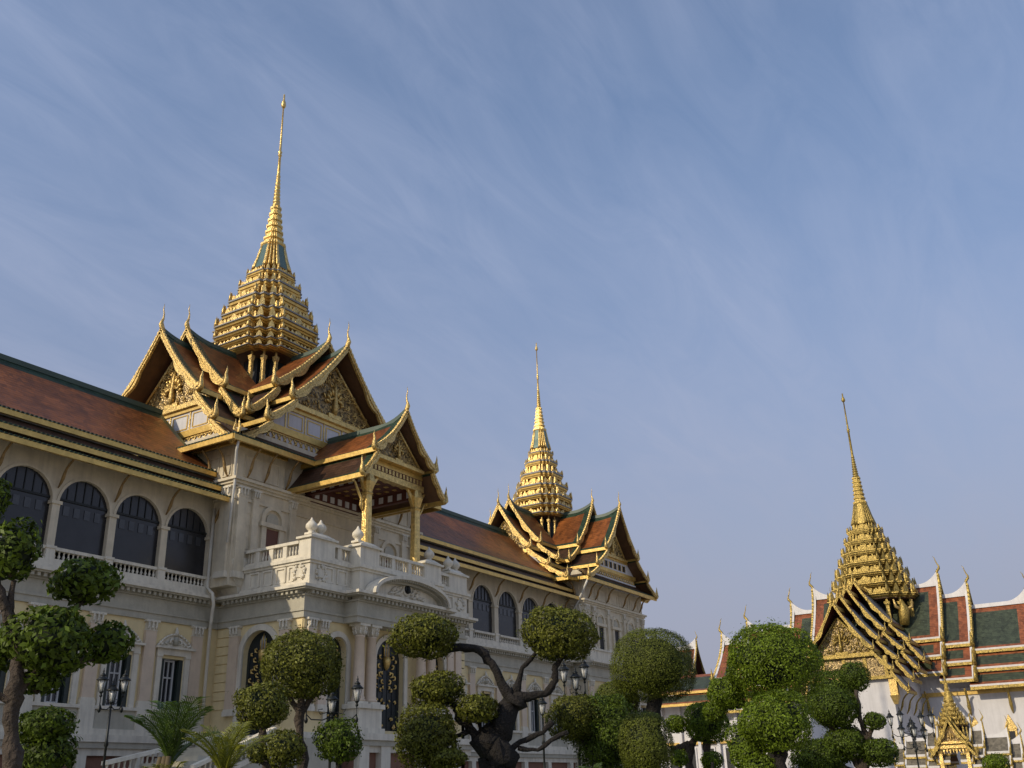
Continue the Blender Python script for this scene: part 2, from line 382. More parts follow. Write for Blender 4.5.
def chofa_swan(mb, U, z, sc, m):
    s = sc
    mb.tube([(U-.1*s,0,z-.5*s),(U-.02*s,0,z),(U+.10*s,0,z+.28*s),(U+.30*s,0,z+.50*s),(U+.34*s,0,z+.72*s),(U+.22*s,0,z+1.0*s),(U+.10*s,0,z+1.35*s),(U+.06*s,0,z+1.62*s),(U-.10*s,0,z+1.9*s)],
            [.13*s,.16*s,.14*s,.14*s,.09*s,.06*s,.05*s,.04*s,.01*s], m, 7, .8)

def gable_arm(parent, C, axis, secs, sc=1.0, field='red_tile', border='green_tile', ridge='ridge_green', bt=.42, bb=.18, be=.6, gold='gold_ornate', barge_extra=None, swan=False, white_edge=False, fascia=.26, under='soffit_brown', ridge_h=.16, fl=1.8, bs=0):
    """telescoping gable roof: secs = [dict(U0,U,flare,tiers=[(v0,z0,v1,z1),..])]; every gable end gets its own rake boards and finials"""
    T = local(C, axis)
    rf = MB(T); fas = []; fgold = 'gold_flat' if gold != 'gold_old' else 'gold_old'
    for s in secs:
        U0, U, fz = s['U0'], s['U'], s['flare']
        for side in (1, -1):
            for k, t in enumerate(s['tiers']):
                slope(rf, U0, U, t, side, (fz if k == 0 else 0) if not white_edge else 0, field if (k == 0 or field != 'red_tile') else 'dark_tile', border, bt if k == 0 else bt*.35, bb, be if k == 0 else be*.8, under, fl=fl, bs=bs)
                v1, z1 = t[2], t[3]
                a, b = sorted((side*(v1-.10), side*(v1+.07)))
                fa = MB(T); fas.append(fa); fa.box(U0, U+.12, a, b, z1-fascia-.02, z1-.03, fgold)
                if white_edge:
                    a, b = sorted((side*(v1-.2), side*(v1+.02))); fa.box(U0, U+.05, a, b, z1-.05, z1+.16, 'ridge_white')
        # ridge capping that sweeps up to the finial
        n = 12; z0 = s['tiers'][0][1]; hw = ridge_h*.75
        pr = []
        for i in range(n+1):
            uu = U0+(U-U0)*i/n if U-U0 < 3 else (U0 if i == 0 else U-3+3*(i-1)/(n-1))
            ss = max(0, (uu-(U-fl))/fl); zz = z0+fz*ss*ss
            zl_ = (z0 if white_edge else zz)-.12
            pr.append([(uu,-hw,zl_),(uu,hw,zl_),(uu,hw*.6,zz+ridge_h),(uu,-hw*.6,zz+ridge_h)])
        rf.loft(pr, ridge)
        if white_edge:   # white stucco rake edge inside the gold board
            for side in (1, -1):
                for k, t in enumerate(s['tiers']):
                    v0, z0_, v1, z1 = t; A = []; B = []
                    f0 = fz if k == 0 else 0
                    A = []
                    for i in range(13):
                        tt = i/12; ls = math.hypot(v1-v0, z1-z0_)
                        zz = z0_+(z1-z0_)*tt - .10*ls/3*math.sin(math.pi*tt) + f0*(1-tt)**9
                        wdt = .20*sc
                        s0 = max(0, (U-wdt-(U-fl))/fl); zi = zz - f0*(1-tt)**9*(1-s0*s0)
                        A.append([(U-wdt,side*(v0+(v1-v0)*tt),zi-.04),(U-wdt,side*(v0+(v1-v0)*tt),zi+.09),(U+.03,side*(v0+(v1-v0)*tt),zz+.13),(U+.03,side*(v0+(v1-v0)*tt),zz-.16)])
                    rf.loft(A, 'ridge_white')
    roof = rf.build('roof', parent)
    for fa in fas: fa.build('eave_fascia', roof)
    for s in secs:
        U, fz = s['U'], s['flare']
        bo = MB(T)
        for side in (1, -1):
            for k, t in enumerate(s['tiers']): barge(bo, U, t, side, fz if k == 0 else 0, sc, gold, fp=9 if white_edge else 3)
        bobj = bo.build('bargeboard', parent)
        for side in (1, -1):
            for k, t in enumerate(s['tiers']):
                h = MB(T); horn(h, U, t[2], t[3], side, sc*.86, gold); h.build('horn_finial', bobj)
        cf = MB(T); z0 = s['tiers'][0][1]+fz
        (chofa_swan if swan else chofa)(cf, U, z0+.1, sc*s.get('cs', 1.0), gold); cf.build('ridge_finial', bobj)
    return roof

def tympanum(parent, C, axis, U, v, zb, zt, m='gold_mosaic', seed=1, sc=1.0, g='gold'):
    GO = "gold_ornate" if g == "gold" else g
    """triangular gold gable panel with carved relief"""
    T = local(C, axis); b = MB(T)
    A = [(U-.3,-v,zb),(U-.3,v,zb),(U-.3,0,zt)]; B = [(U,-v,zb),(U,v,zb),(U,0,zt)]
    b.prism(A, B, m)
    rnd = random.Random(seed); H = zt-zb
    # frame mouldings and flame carving
    for side in (1,-1):
        b.tube([(U+.05,side*v,zb),(U+.05,0,zt)], .09*sc, g, 6)
    b.box(U-.1,U+.25,-v-.1,v+.1,zb-.22*sc,zb,g); b.box(U-.1,U+.12,-v,v,zb,zb+.14*sc,g)
    # central figure, flames all round
    b.tube([(U+.08,0,zb+.1*H),(U+.14,0,zb+.24*H),(U+.14,0,zb+.42*H),(U+.1,0,zb+.56*H),(U+.05,0,zb+.74*H)], [.05*H,.055*H,.035*H,.04*H,.006*H], GO, 8, .9)
    for q in range(9):
        a = math.pi*(q/8); b.tube([(U+.06,.15*H*math.cos(a),zb+.30*H+.16*H*math.sin(a)),(U+.13,.20*H*math.cos(a),zb+.32*H+.22*H*math.sin(a)),(U+.08,.23*H*math.cos(a),zb+.34*H+.27*H*math.sin(a))], [.03*H,.028*H,.006*H], g, 6)
    b.box(U, U+.16, -.16*H, .16*H, zb+.02*H, zb+.10*H, g)
    for q in (-1,1): b.tube([(U+.12,q*.05*H,zb+.40*H),(U+.16,q*.15*H,zb+.34*H),(U+.14,q*.20*H,zb+.46*H)], [.03*H,.03*H,.01*H], GO, 6)
    for i in range(130):
        t = rnd.random()**1.3*.82; side = rnd.choice((-1,1)); vv = side*(.07*H*(1-t)+rnd.random()*(v*(1-t)-.07*H)); z = zb+.12*sc+t*H
        if abs(vv) > v*(1-t)-.12*sc: continue
        s = (.09+.09*rnd.random())*sc*max(.6, H/3)
        b.tube([(U+.02,vv-side*s*.9,z-s*.3),(U+.09,vv+side*.1*s,z-s*.35),(U+.11,vv+side*s*.5,z+s*.2),(U+.07,vv+side*.15*s,z+s*.6),(U+.05,vv-side*.2*s,z+s*.95)], [.04*s,.2*s,.24*s,.16*s,.02*s], rnd.choice((g,GO,g)), 6)
    return b.build('pediment_panel', parent)

REDENT = []
def _red():
    q = [(1,.52),(.87,.52),(.87,.70),(.70,.70),(.70,.87),(.52,.87),(.52,1)]
    for k in range(4):
        c, s = [(1,0),(0,1),(-1,0),(0,-1)][k]
        for x, y in q: REDENT.append((x*c-y*s, x*s+y*c))
_red()      # 28 points; the face from the last point of one quadrant to the first of the next is a main face
def red_loop(C, z, h): return [(C[0]+x*h, C[1]+y*h, z) for x, y in REDENT]
def antefix(mb, c, nrm, w, h, m):
    n = Vector(nrm).normalized(); t = Vector((-n.y, n.x, 0)); c = Vector(c)
    out = [c-t*w/2, c+t*w/2, c+t*w*.42+Vector((0,0,h*.4)), c+Vector((0,0,h)), c-t*w*.42+Vector((0,0,h*.4))]
    mb.prism([p-n*.07*h for p in out], [p+n*.10*h for p in out], m)
def spire(parent, C, Z, HW, ntier=7, gold='gold_flat', edge='eave_grey', glass='green_glass', dense=1, g='gold', tl=None):
    """Z: lantern base, tier base, tier top, bell top, lotus top, ring top, bulb, tip;  HW: tier bottom, tier top, bell bottom, bell top, lotus bottom, lotus top"""
    zl, zt, zn, zb, zc, zr, zu, ze = Z
    sp = MB(); GO = 'gold_ornate' if g == 'gold' else g
    # bell with glass panels
    glassf = {6: glass, 13: glass, 20: glass, 27: glass}
    hb = zb-zn
    sp.loft([red_loop(C, zn+hb*k, HW[2]+(HW[3]-HW[2])*t) for k, t in ((0,0),(.12,.12),(.4,.48),(.7,.76),(.86,.92))], gold, facemat=glassf)
    sp.loft([red_loop(C, zn+hb*k, s) for k, s in ((.84,HW[3]*1.02),(.90,HW[3]*1.14),(.97,HW[3]*1.10),(1.0,HW[3]*.92))], g)
    for q in range(4):           # gilt ribs that frame the glass of the bell
        c, s = [(1,0),(0,1),(-1,0),(0,-1)][q]
        for x, y in ((1,.50),(1,-.50),(1,.40),(1,-.40),(.87,.70),(.70,.87)):
            sp.tube([(C[0]+(x*c-y*s)*(HW[2]+(HW[3]-HW[2])*t), C[1]+(x*s+y*c)*(HW[2]+(HW[3]-HW[2])*t), zn+hb*k) for k, t in ((0,0),(.12,.12),(.4,.48),(.7,.76),(.86,.92))], [.085*HW[2],.075*HW[2],.06*HW[2],.05*HW[2],.04*HW[2]], g, 6)
    # lotus courses
    n = 6
    for i in range(n):
        a = i/n; hz = (zc-zb)/n; z = zb+i*hz; h0 = HW[4]+(HW[5]-HW[4])*(a**.8); h1 = HW[4]+(HW[5]-HW[4])*((i+1)/n)**.8
        sp.loft([red_loop(C, z, h0*.92), red_loop(C, z+hz*.45, h1*1.0), red_loop(C, z+hz*.55, h1*1.16), red_loop(C, z+hz*.85, h1*1.16), red_loop(C, z+hz, h1*.92)], g)
    # rings, needle, bud
    prof = []; n = 9; r0, r1 = HW[5]*.86, HW[5]*.42
    for i in range(n):
        z = (zr-zc)*i/n; rr = r0+(r1-r0)*i/n; d = (zr-zc)/n
        prof += [(z, rr*.8), (z+d*.2, rr*1.08), (z+d*.6, rr*1.08), (z+d*.8, rr*.8)]
    H = zr-zc
    k = HW[5]*.4
    prof += [(H, k*.95), (zu-zc-.25, k*.72), (zu-zc-.2, k*1.25), (zu-zc-.05, k*.8), (zu-zc+.08, k*1.35), (zu-zc+.22, k*.7), (ze-zc-(ze-zu)*.24, k*.40), (ze-zc-(ze-zu)*.235, k*.9), (ze-zc-(ze-zu)*.2, k*1.5), (ze-zc-(ze-zu)*.14, k*1.2), (ze-zc-(ze-zu)*.10, k*.55), (ze-zc-.05, k*.5), (ze-zc, .01)]
    sp.lathe((C[0],C[1],zc), prof, g, 10)
    so_ = sp.build('spire', parent)
    if tl is None:
        ht = (zn-zt)/ntier
        tl = [(zt+i*ht, HW[0]+(HW[1]-HW[0])*(i/(ntier-1))**.9) for i in range(ntier)]
    tl = tl+[(zn, HW[2])]
    for i in range(len(tl)-1):
        t = MB(); z, h0 = tl[i]; ht = tl[i+1][0]-z; h1 = min(h0*1.0, tl[i+1][1])
        t.loft([red_loop(C, z, h0*.80), red_loop(C, z+.02*ht, h0*.93), red_loop(C, z+.13*ht, h0*.945), red_loop(C, z+.14*ht, h0*.985), red_loop(C, z+.28*ht, h0*1.0)], gold)
        t.loft([red_loop(C, z+.29*ht, h0*1.035), red_loop(C, z+.38*ht, h0*1.035), red_loop(C, z+.46*ht, h0*.97)], edge)
        t.loft([red_loop(C, z+.46*ht, h0*.93), red_loop(C, z+.56*ht, h1*.84), red_loop(C, z+1.02*ht, h1*.80)], ['bronze', GO])
        # antefixes: one wide in each face, small ones at every corner
        for q in range(4):
            c, s = [(1,0),(0,1),(-1,0),(0,-1)][q]
            def W(x, y): return (C[0]+(x*c-y*s)*h0, C[1]+(x*s+y*c)*h0, z+.42*ht)
            nn = (c, s, 0)
            antefix(t, W(.95,0), nn, h0*.34, min(ht*.62,.2*h0), GO)
            t.loft([[W2 for W2 in [(C[0]+((.80*h1/h0+a)*c-b2*s)*h0, C[1]+((.80*h1/h0+a)*s+b2*c)*h0, z+zz*ht) for a,b2 in ((-.05,-k),(.08,-k),(.08,k),(-.05,k))]] for zz,k in ((.5,.12),(.98,.12))], gold)
            for yy in ((-.36,.36) if dense < 2 else (-.42,-.26,.26,.42)): antefix(t, W(.98,yy), nn, h0*.15, min(ht*.42,.15*h0), GO)
            hs = min(ht*.72, .26*h0)
            for yy in (-.46,-.30,.30,.46):       # little pilasters of the recessed storey
                t.loft([[(C[0]+(.86*h1/h0+a)*h0*c-(yy+b2)*h0*s, C[1]+(.86*h1/h0+a)*h0*s+(yy+b2)*h0*c, z+zz*ht) for a,b2 in ((-.06,-.028),(.045,-.028),(.045,.028),(-.06,.028))] for zz in (.42,1.0)], g)
            for yy in (-.22,-.11,.11,.22): antefix(t, W(1.0,yy), nn, h0*.085, min(ht*.34,.12*h0), g)
            for x, y in ((.95,.50),(.95,-.50)): antefix(t, W(x,y), nn, h0*.11, hs, g)
            for x, y in ((.85,.68),(.68,.85)):
                antefix(t, W(x,y), (c*x-s*y, s*x+c*y, 0), h0*.13, hs, g)
            if dense:      # slim flame spikes that break the outline
                for x, y in ((1.0,.5),(1.0,-.5)):
                    p = W(x,y); t.tube([p,(p[0],p[1],p[2]+.5*hs),(p[0]+.02,p[1],p[2]+1.15*hs)], [.045*h0,.035*h0,.004], g, 5)
        t.build('spire_tier', so_)
    # open lantern under the tiers
    l = MB(); hl = HW[0]*.80
    l.loft([red_loop(C, zl-1.2, hl*.60), red_loop(C, zt+.05, hl*.60)], 'dark_interior')  # near-black block painted as the shade inside the open lantern
    l.loft([red_loop(C, zt-.06, HW[0]*.93), red_loop(C, zt-.02, HW[0]*.93)], 'soffit_brown')
    l.loft([red_loop(C, zl-1.4, HW[0]*.9), red_loop(C, zl-.25, HW[0]*.9), red_loop(C, zl-.1, hl*.8)], 'bronze')
    l.build('lantern_base_shade_core', so_)
    for x, y in ((1,.50),(.80,.80),(.50,1)):
        for c, s in [(1,0),(0,1),(-1,0),(0,-1)]:
            p = MB(); px, py = C[0]+(x*c-y*s)*hl*1.08, C[1]+(x*s+y*c)*hl*1.08; q = .042*HW[0]; hz = zt-zl
            p.loft([[(px+a*q*k, py+b*q*k, zl-.1+hz*zz) for a, b in ((-1,-1),(1,-1),(1,1),(-1,1))] for zz, k in ((0,1.3),(.06,1.3),(.10,1),(.72,.95),(.78,1.35),(.88,1.5),(.9,.5),(1.05,.5))], GO)
            p.build('lantern_post', so_)
    return so_
def bracket(mb, T, u0, z0, u1, z1, v, m='bronze', s=1.0):
    """curved timber eave strut from wall (u0,z0) out to the eave (u1,z1)"""
    pts = []
    for i in range(7):
        t = i/6; pts.append(T @ Vector((u0+(u1-u0)*t**1.5+.10*math.sin(math.pi*2*t)*s, v, z0+(z1-z0)*t)))
    old = mb.T; mb.T = None
    mb.tube(pts, [.03*s,.07*s,.09*s,.08*s,.06*s,.06*s,.05*s], m, 6); mb.T = old

# ------------------------------------------------------------------ ground
def sheet(name, x0, x1, y0, y1, z, m, kind='structure'):
    b = MB(); b.face([(x0,y0,z),(x1,y0,z),(x1,y1,z),(x0,y1,z)], m); return tag(b.build(name), kind=kind)
sheet('ground', -3000, 3000, -3000, 3000, -1.74, 'paving')
sheet('lawn', 2, 30, 5.5, 19, -1.70, 'lawn')
sheet('lawn', 26, 33, -6, 10, -1.696, 'lawn')
kb = MB()
for x0, x1, y0, y1 in ((1.85,30.15,5.35,5.5),(1.85,30.15,19,19.15),(1.85,2,5.5,19)): kb.box(x0,x1,y0,y1,-1.74,-1.6,'grey_stone')
tag(kb.build('kerb'), kind='structure')
sheet('road', -60, 100, 20.5, 27.5, -1.735, 'asphalt')

# ------------------------------------------------------------------ the great palace hall
PAL = thing('palace_hall', (42, 40, -1.7), 'long white two storey palace with red tiled roofs, arcades and two tall gold spires', 'palace')
def band(mb, x0, x1, y, rows, deep=.3):      # mouldings along a front at Y=y
    for z0, z1, o, m in rows: mb.box(x0, x1, y-o, y+deep, z0, z1, m)
def bandx(mb, y0, y1, x, rows, deep=.3):     # along a side wall at X=x facing -X
    for z0, z1, o, m in rows: mb.box(x-o, x+deep, y0, y1, z0, z1, m)
ENT = [(7.95,8.25,.10,'grey_stone'),(8.25,8.36,.16,'grey_stone'),(8.36,8.98,.07,'grey_stone'),(8.98,9.06,.16,'grey_stone'),(9.22,9.30,.52,'grey_stone'),(9.30,9.44,.62,'white_stucco')]
def dentils(mb, a0, a1, y, axis='x', z0=9.06, z1=9.22, pitch=.3):
    n = int((a1-a0)/pitch)
    for i in range(n):
        a = a0+(i+.5)*(a1-a0)/n
        if axis == 'x': mb.box(a-.075, a+.075, y-.42, y+.1, z0, z1, 'grey_stone')
        else: mb.box(y-.42, y+.1, a-.075, a+.075, z0, z1, 'grey_stone')
    if axis == 'x': mb.box(a0, a1, y-.22, y+.3, z0+.001, z1-.001, 'grey_stone')
    else: mb.box(y-.22, y+.3, a0, a1, z0+.001, z1-.001, 'grey_stone')
def pilaster(parent, xc, wd, y, z0, z1, m='pink_marble', out_=.16, cap=True, axis='x'):
    b = MB()
    def bx(a0,a1,o,za,zb,mm):
        if axis == 'x': b.box(a0,a1,y-o,y+.05,za,zb,mm)
        else: b.box(y-o,y+.05,a0,a1,za,zb,mm)
    bx(xc-wd/2-.06,xc+wd/2+.06,out_+.06,z0,z0+.22,'white_stucco')
    bx(xc-wd/2-.03,xc+wd/2+.03,out_+.03,z0+.22,z0+.32,'white_stucco')
    bx(xc-wd/2,xc+wd/2,out_,z0+.32,z1-(.5 if cap else 0),m)
    o = b.build('pilaster', parent)
    if cap:
        b = MB()
        bx(xc-wd/2-.02,xc+wd/2+.02,out_+.02,z1-.5,z1-.44,'white_stucco')
        rnd = random.Random(int(xc*10))
        bx(xc-wd/2+.02,xc+wd/2-.02,out_+.0,z1-.44,z1-.1,'white_stucco')
        for k in range(3):
            for j in range(3):
                a = xc+(k-1)*wd*.36; zz = z1-.42+.11*j; s = .07
                p = [(a-s,y-out_-.0,zz),(a+s,y-out_-.0,zz),(a,y-out_-.07-.02*j,zz+.15)]
                if axis == 'y': p = [(q[1],q[0],q[2]) for q in p]
                b.tube([((p[0][0]+p[1][0])/2,(p[0][1]+p[1][1])/2,zz),p[2]], [.07,.035], 'white_stucco', 6)
        bx(xc-wd/2-.08,xc+wd/2+.08,out_+.08,z1-.1,z1,'white_stucco')
        b.build('capital', o)
    return o
def sash_window(xc, y, w_, z0, z1, ped=True, parent=PAL):
    """tall shuttered window with a carved pediment"""
    b = MB(); d = .28
    b.box(xc-w_/2, xc+w_/2, y+d, y+d+.06, z0, z1, 'shutter_green')
    fw = w_*.48; xo = xc-.02
    b.box(xo-fw/2, xo-fw/2+.08, y+d-.1, y+d, z0, z1-.04, 'window_white'); b.box(xo+fw/2-.08, xo+fw/2, y+d-.1, y+d, z0, z1-.04, 'window_white')
    b.box(xo-.03, xo+.03, y+d-.09, y+d, z0, z1-.04, 'window_white')
    for zz in (z0+.02, z0+(z1-z0)*.62, z1-.12): b.box(xo-fw/2+.08, xo+fw/2-.08, y+d-.08, y+d, zz, zz+.07, 'window_white')
    wo = b.build('window', parent)
    p = MB(); p.box(xo-fw/2+.05, xo+fw/2-.05, y+d-.03, y+d-.012, z0+.03, z1-.1, 'pane_glass'); p.build('pane', wo)
    for s in (-1, 1):
        q = MB(); x0 = xc+s*w_/2; x1 = xc+s*(w_/2-.22); q.box(min(x0,x1), max(x0,x1), y+.02, y+d-.1, z0, z1-.02, 'shutter_green'); q.build('shutter', wo)
    s = MB()
    for k in (-1, 1):
        a = xc+k*(w_/2+.17); s.box(a-.14, a+.14, y-.12, y+.02, z0-.05, z1+.06, 'white_stucco'); s.box(a-.17, a+.17, y-.16, y+.02, z1+.06, z1+.15, 'white_stucco')
    s.box(xc-w_/2-.34, xc+w_/2+.34, y-.14, y+.02, z1+.15, z1+.44, 'white_stucco')
    s.box(xc-w_/2-.48, xc+w_/2+.48, y-.30, y+.02, z1+.44, z1+.54, 'white_stucco')
    if ped:
        n = 16; hw = w_/2+.38; zb_ = z1+.54
        A = [(xc-hw, zb_)]+[(xc+hw*math.cos(math.pi*(1-i/n)), zb_+.60*max(0,math.sin(math.pi*i/n))**2.0) for i in range(1,n)]+[(xc+hw, zb_)]
        s.prism([(a,y+.02,z) for a,z in A], [(a,y-.08,z) for a,z in A], 'white_stucco')
        for i in range(len(A)-1): s.tube([(A[i][0],y-.12,A[i][1]),(A[i+1][0],y-.12,A[i+1][1])], .055, 'white_stucco', 6)
        s.tube([(xc,y-.12,zb_+.55),(xc,y-.14,zb_+.72),(xc,y-.12,zb_+.95)], [.13,.10,.02], 'white_stucco', 6)
        for k in (-1, 1):
            s.tube([(xc+k*.10,y-.10,zb_+.32),(xc+k*.28,y-.15,zb_+.36),(xc+k*.36,y-.15,zb_+.20),(xc+k*.22,y-.13,zb_+.14)], [.05,.07,.06,.03], 'white_stucco', 6)
            s.tube([(xc+k*.48,y-.10,zb_+.24),(xc+k*.62,y-.15,zb_+.14),(xc+k*.48,y-.13,zb_+.08)], [.05,.06,.03], 'white_stucco', 6)
            s.tube([(xc+k*.66,y-.12,zb_+.06),(xc+k*.86,y-.15,zb_+.10),(xc+k*.84,y-.15,zb_+.20)], [.06,.06,.03], 'white_stucco', 6)
        s.tube([(xc,y-.10,zb_+.10),(xc,y-.15,zb_+.48)], [.15,.10], 'grey_stone', 8)
    s.build('window_surround', wo)
    return wo
def carved_door(parent, c, y, w_, z0, zs, rise, axis='x', seed=1):
    """tall arched iron door with gilt coat of arms and scrolls"""
    def Q(a, z, d): return (a, y+d, z) if axis == 'x' else (y+d, a, z)
    b = MB(); lp = arch_loop(c, w_, z0, zs, rise)
    b.prism([Q(a,z,.0) for a,z in lp], [Q(a,z,.08) for a,z in lp], 'iron_door')
    for k in (-.42,-.25,-.08,.08,.25,.42):
        a = c+k*w_; q = [Q(a-.03,z0,-.03),Q(a+.03,z0,-.03),Q(a+.03,zs-.1,-.03),Q(a-.03,zs-.1,-.03)]
        b.prism(q, [Q(a-.03,z0,.0),Q(a+.03,z0,.0),Q(a+.03,zs-.1,.0),Q(a-.03,zs-.1,.0)], 'iron_door')
    o = b.build('door', parent)
    g_ = MB(); rnd = random.Random(seed); s = w_/2.1; zc = zs-.05
    def T(pts, rad, m='gold'): g_.tube([Q(c+a*s,zc+z*s,-.07) for a,z in pts], [q*s for q in rad], m, 6)
    T([(0,-.42),(0,-.28),(0,-.05),(0,.18),(0,.22)], [.03,.14,.21,.2,.1])
    for k in (-2,-1,0,1,2): T([(k*.085,.22),(k*.085,.60+.18*(2-abs(k))/2),(k*.085,.72+.25*(2-abs(k))/2)], [.028,.03,.004], 'window_white' if k % 2 else 'gold')
    for k in (-1, 1):
        for (x, z, q) in ((.42,.18,.16),(.5,-.25,.18),(.4,-.62,.2),(.62,-.75,.17),(.25,-.95,.17),(.66,-1.15,.16),(.42,-1.32,.13),(.3,-.55,.1),(.7,.02,.1),(.18,-1.2,.1)):
            j = rnd.uniform(-.05,.05)
            T([(k*(x-.5*q+j),z-.5*q),(k*(x+.4*q+j),z-.3*q),(k*(x+.5*q+j),z+.4*q),(k*(x-.1*q+j),z+.6*q),(k*(x-.3*q+j),z+.2*q)], [.025,.045,.05,.04,.015])
    for k in (-1, 1):
        for j in range(9):
            x = rnd.uniform(.12,.8)*w_/2/s; zz = (z0-zc)/s+rnd.uniform(.15,1.4); q = rnd.uniform(.08,.17)
            T([(k*(x-.5*q),zz),(k*x,zz+.4*q),(k*(x+.4*q),zz-.2*q),(k*x,zz-.5*q)], [.02,.045,.045,.02])
    g_.build('gilt_ornament', o)
    return o

# ---- wings
def wing(x0, x1, arches, windows, pils, roof_end):
    b = MB(); Y = 40.0
    arch_wall(b, x0, x1, 2.75, 7.95, [(c, 1.32, 3.96, 6.28, .01) for c in windows], Y, .32, 'yellow_stucco')
    band(b, x0, x1, Y, ENT); dentils(b, x0, x1, Y)
    band(b, x0, x1, Y, [(9.44,9.62,.30,'white_stucco'),(9.62,9.86,.22,'white_stucco')])
    # dado, ledge, basement
    band(b, x0, x1, Y, [(2.75,3.0,.30,'white_stucco'),(3.0,3.82,.14,'grey_stone'),(3.82,3.96,.26,'white_stucco'),(2.45,2.75,.42,'white_stucco'),(2.2,2.45,.34,'grey_stone'),(1.9,2.2,.22,'white_stucco'),(-1.74,1.9,.0,'brown_basement')])
    for c in windows:
        band(b, c+1.1, c+1.85, Y-.0, [(3.0,3.82,.26,'white_stucco')], .05)
        band(b, c+1.25, c+1.7, Y, [(1.2,1.9,.30,'white_stucco'),(-1.74,1.2,.12,'white_stucco')], .05)
    # back and end walls, floor inside the arcade
    b.box(x0, x1, 50.2, 50.4, -1.7, 15.2, 'white_stucco')
    if roof_end == 'R': b.box(x0-.01, x0+.25, 40.4, 50.2, -1.7, 15.2, 'white_stucco'); b.prism([(x0-.01,40.2,15.2),(x0-.01,50.2,15.2),(x0-.01,45.2,20.3)],[(x0+.25,40.2,15.2),(x0+.25,50.2,15.2),(x0+.25,45.2,20.3)],'white_stucco')
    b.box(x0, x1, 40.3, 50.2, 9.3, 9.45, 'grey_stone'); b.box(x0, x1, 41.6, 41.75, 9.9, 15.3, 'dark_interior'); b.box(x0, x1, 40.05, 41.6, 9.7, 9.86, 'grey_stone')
    for a0, a1 in (((x1, x1+.95),) if roof_end == 'R' else ((x0-1.2, x0),)):
        b.box(a0, a1, Y, Y+.3, -1.74, 9.44, 'yellow_stucco'); band(b, a0, a1, Y, [q for q in ENT if q[0] < 9], .3)
    b.build('wing_wall', PAL)
    a = MB(); arch_wall(a, x0, x1, 10.45, 15.25, [(c, 2.64, 10.45, 12.42, 1.32) for c in arches], Y, .22, 'beige_stucco')
    for c in arches: arch_trim(a, c, 2.64, 12.4, 12.42, 1.32, Y, .04, .13, 'beige_stucco')
    a.build('arcade_wall', PAL)
    for i, c in enumerate(arches):
        s = MB(); lp = arch_loop(c, 2.68, 10.4, 12.42, 1.34)
        s.prism([(q,Y+.16,z) for q,z in lp], [(q,Y+.215,z) for q,z in lp], 'arch_screen')
        s.box(c-1.28, c+1.28, Y+.10, Y+.16, 12.62, 12.72, 'iron_black')
        for k in range(1, 6): s.box(c-1.28+k*.427-.02, c-1.28+k*.427+.02, Y+.12, Y+.16, 12.72, 12.74+1.0*math.sin(math.pi*k/6), 'iron_black')
        so_ = s.build('arch_screen', PAL)
        for k in (-1.5,-.5,.5,1.5):
            p = MB(); p.box(c+k*.54-.15, c+k*.54+.15, Y+.13, Y+.157, 11.98, 12.42, 'screen_pane'); p.build('pane', so_)
        br = MB(); T = local((c+1.49, Y, 0), '-y'); bracket(br, T, .05, 13.1, 1.0, 14.3, 0); br.build('eave_bracket', PAL)
        r = MB(); x_a, x_b = c-1.28, c+1.28
        r.box(x_a, x_b, Y-.14, Y+.14, 10.31, 10.45, 'white_stucco'); r.box(x_a, x_b, Y-.14, Y+.14, 9.86, 9.94, 'white_stucco')
        baluster_run(r, (x_a,Y), (x_b,Y), 9.94, 10.31, 'white_stucco', .215, .075); r.build('balustrade', PAL)
        r = MB(); r.box(x_b, x_b+.42, Y-.2, Y+.2, 9.86, 10.35, 'white_stucco'); r.box(x_b-.04, x_b+.46, Y-.24, Y+.24, 10.35, 10.47, 'white_stucco')
        r.box(x_b+.02, x_b+.40, Y-.10, Y+.0, 10.47, 12.35, 'beige_stucco'); r.box(x_b-.05, x_b+.47, Y-.16, Y+.3, 12.35, 12.5, 'beige_stucco'); r.build('arcade_pier', PAL)
    for c in windows: sash_window(c, Y, 1.32, 3.96, 6.28)
    for c in pils: pilaster(PAL, c, .62, Y, 3.96, 7.95)
    # roof in three steps
    if roof_end == 'R': T = local((x0, 45.2), '+x')
    else: T = local((x1, 45.2), '-x')
    rf = MB(T); U = x1-x0; FA = {1: MB(T), -1: MB(T)}
    for side in (1, -1):
        fa = FA[side]
        slope(rf, 0, U, (0,20.55,5.2,16.02), side, 0, 'red_tile', 'green_tile', .75, .22, .35)
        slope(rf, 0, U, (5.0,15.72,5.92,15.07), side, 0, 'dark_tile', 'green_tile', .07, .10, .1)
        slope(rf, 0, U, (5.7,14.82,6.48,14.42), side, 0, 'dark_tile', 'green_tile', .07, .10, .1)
        for v, z in ((5.2,16.02),(5.92,15.07),(6.48,14.42)):
            a_, b_ = sorted((side*(v-.08), side*(v+.06))); fa.box(0, U, a_, b_, z-.27, z-.03, 'gold_flat')
        for v, z in ((5.03,15.74),(5.73,14.84)):
            a_, b_ = sorted((side*(v), side*(v+.06))); fa.box(0, U, a_, b_, z-.02, z+.06, 'eave_grey')
        n = int(U/.22)
        for v, z in ((5.2,16.02),(5.92,15.07),(6.48,14.42)):       # little drip tiles along the eave
            for i in range(n): 
                if side == -1: fa.box(i*.22+.03, i*.22+.15, -(v+.09), -(v-.02), z-.03, z+.045, 'green_tile')
        rf.face([(0,side*6.4,14.2),(U,side*6.4,14.2),(U,side*4.7,15.2),(0,side*4.7,15.2)], 'soffit_brown')
    rf.box(0, U, -.13, .13, 20.45, 20.72, 'ridge_green')
    o = rf.build('roof', PAL); FA[1].build('eave_fascia', o); FA[-1].build('eave_fascia', o)
wl = [32.88-2.97*k for k in range(9)]
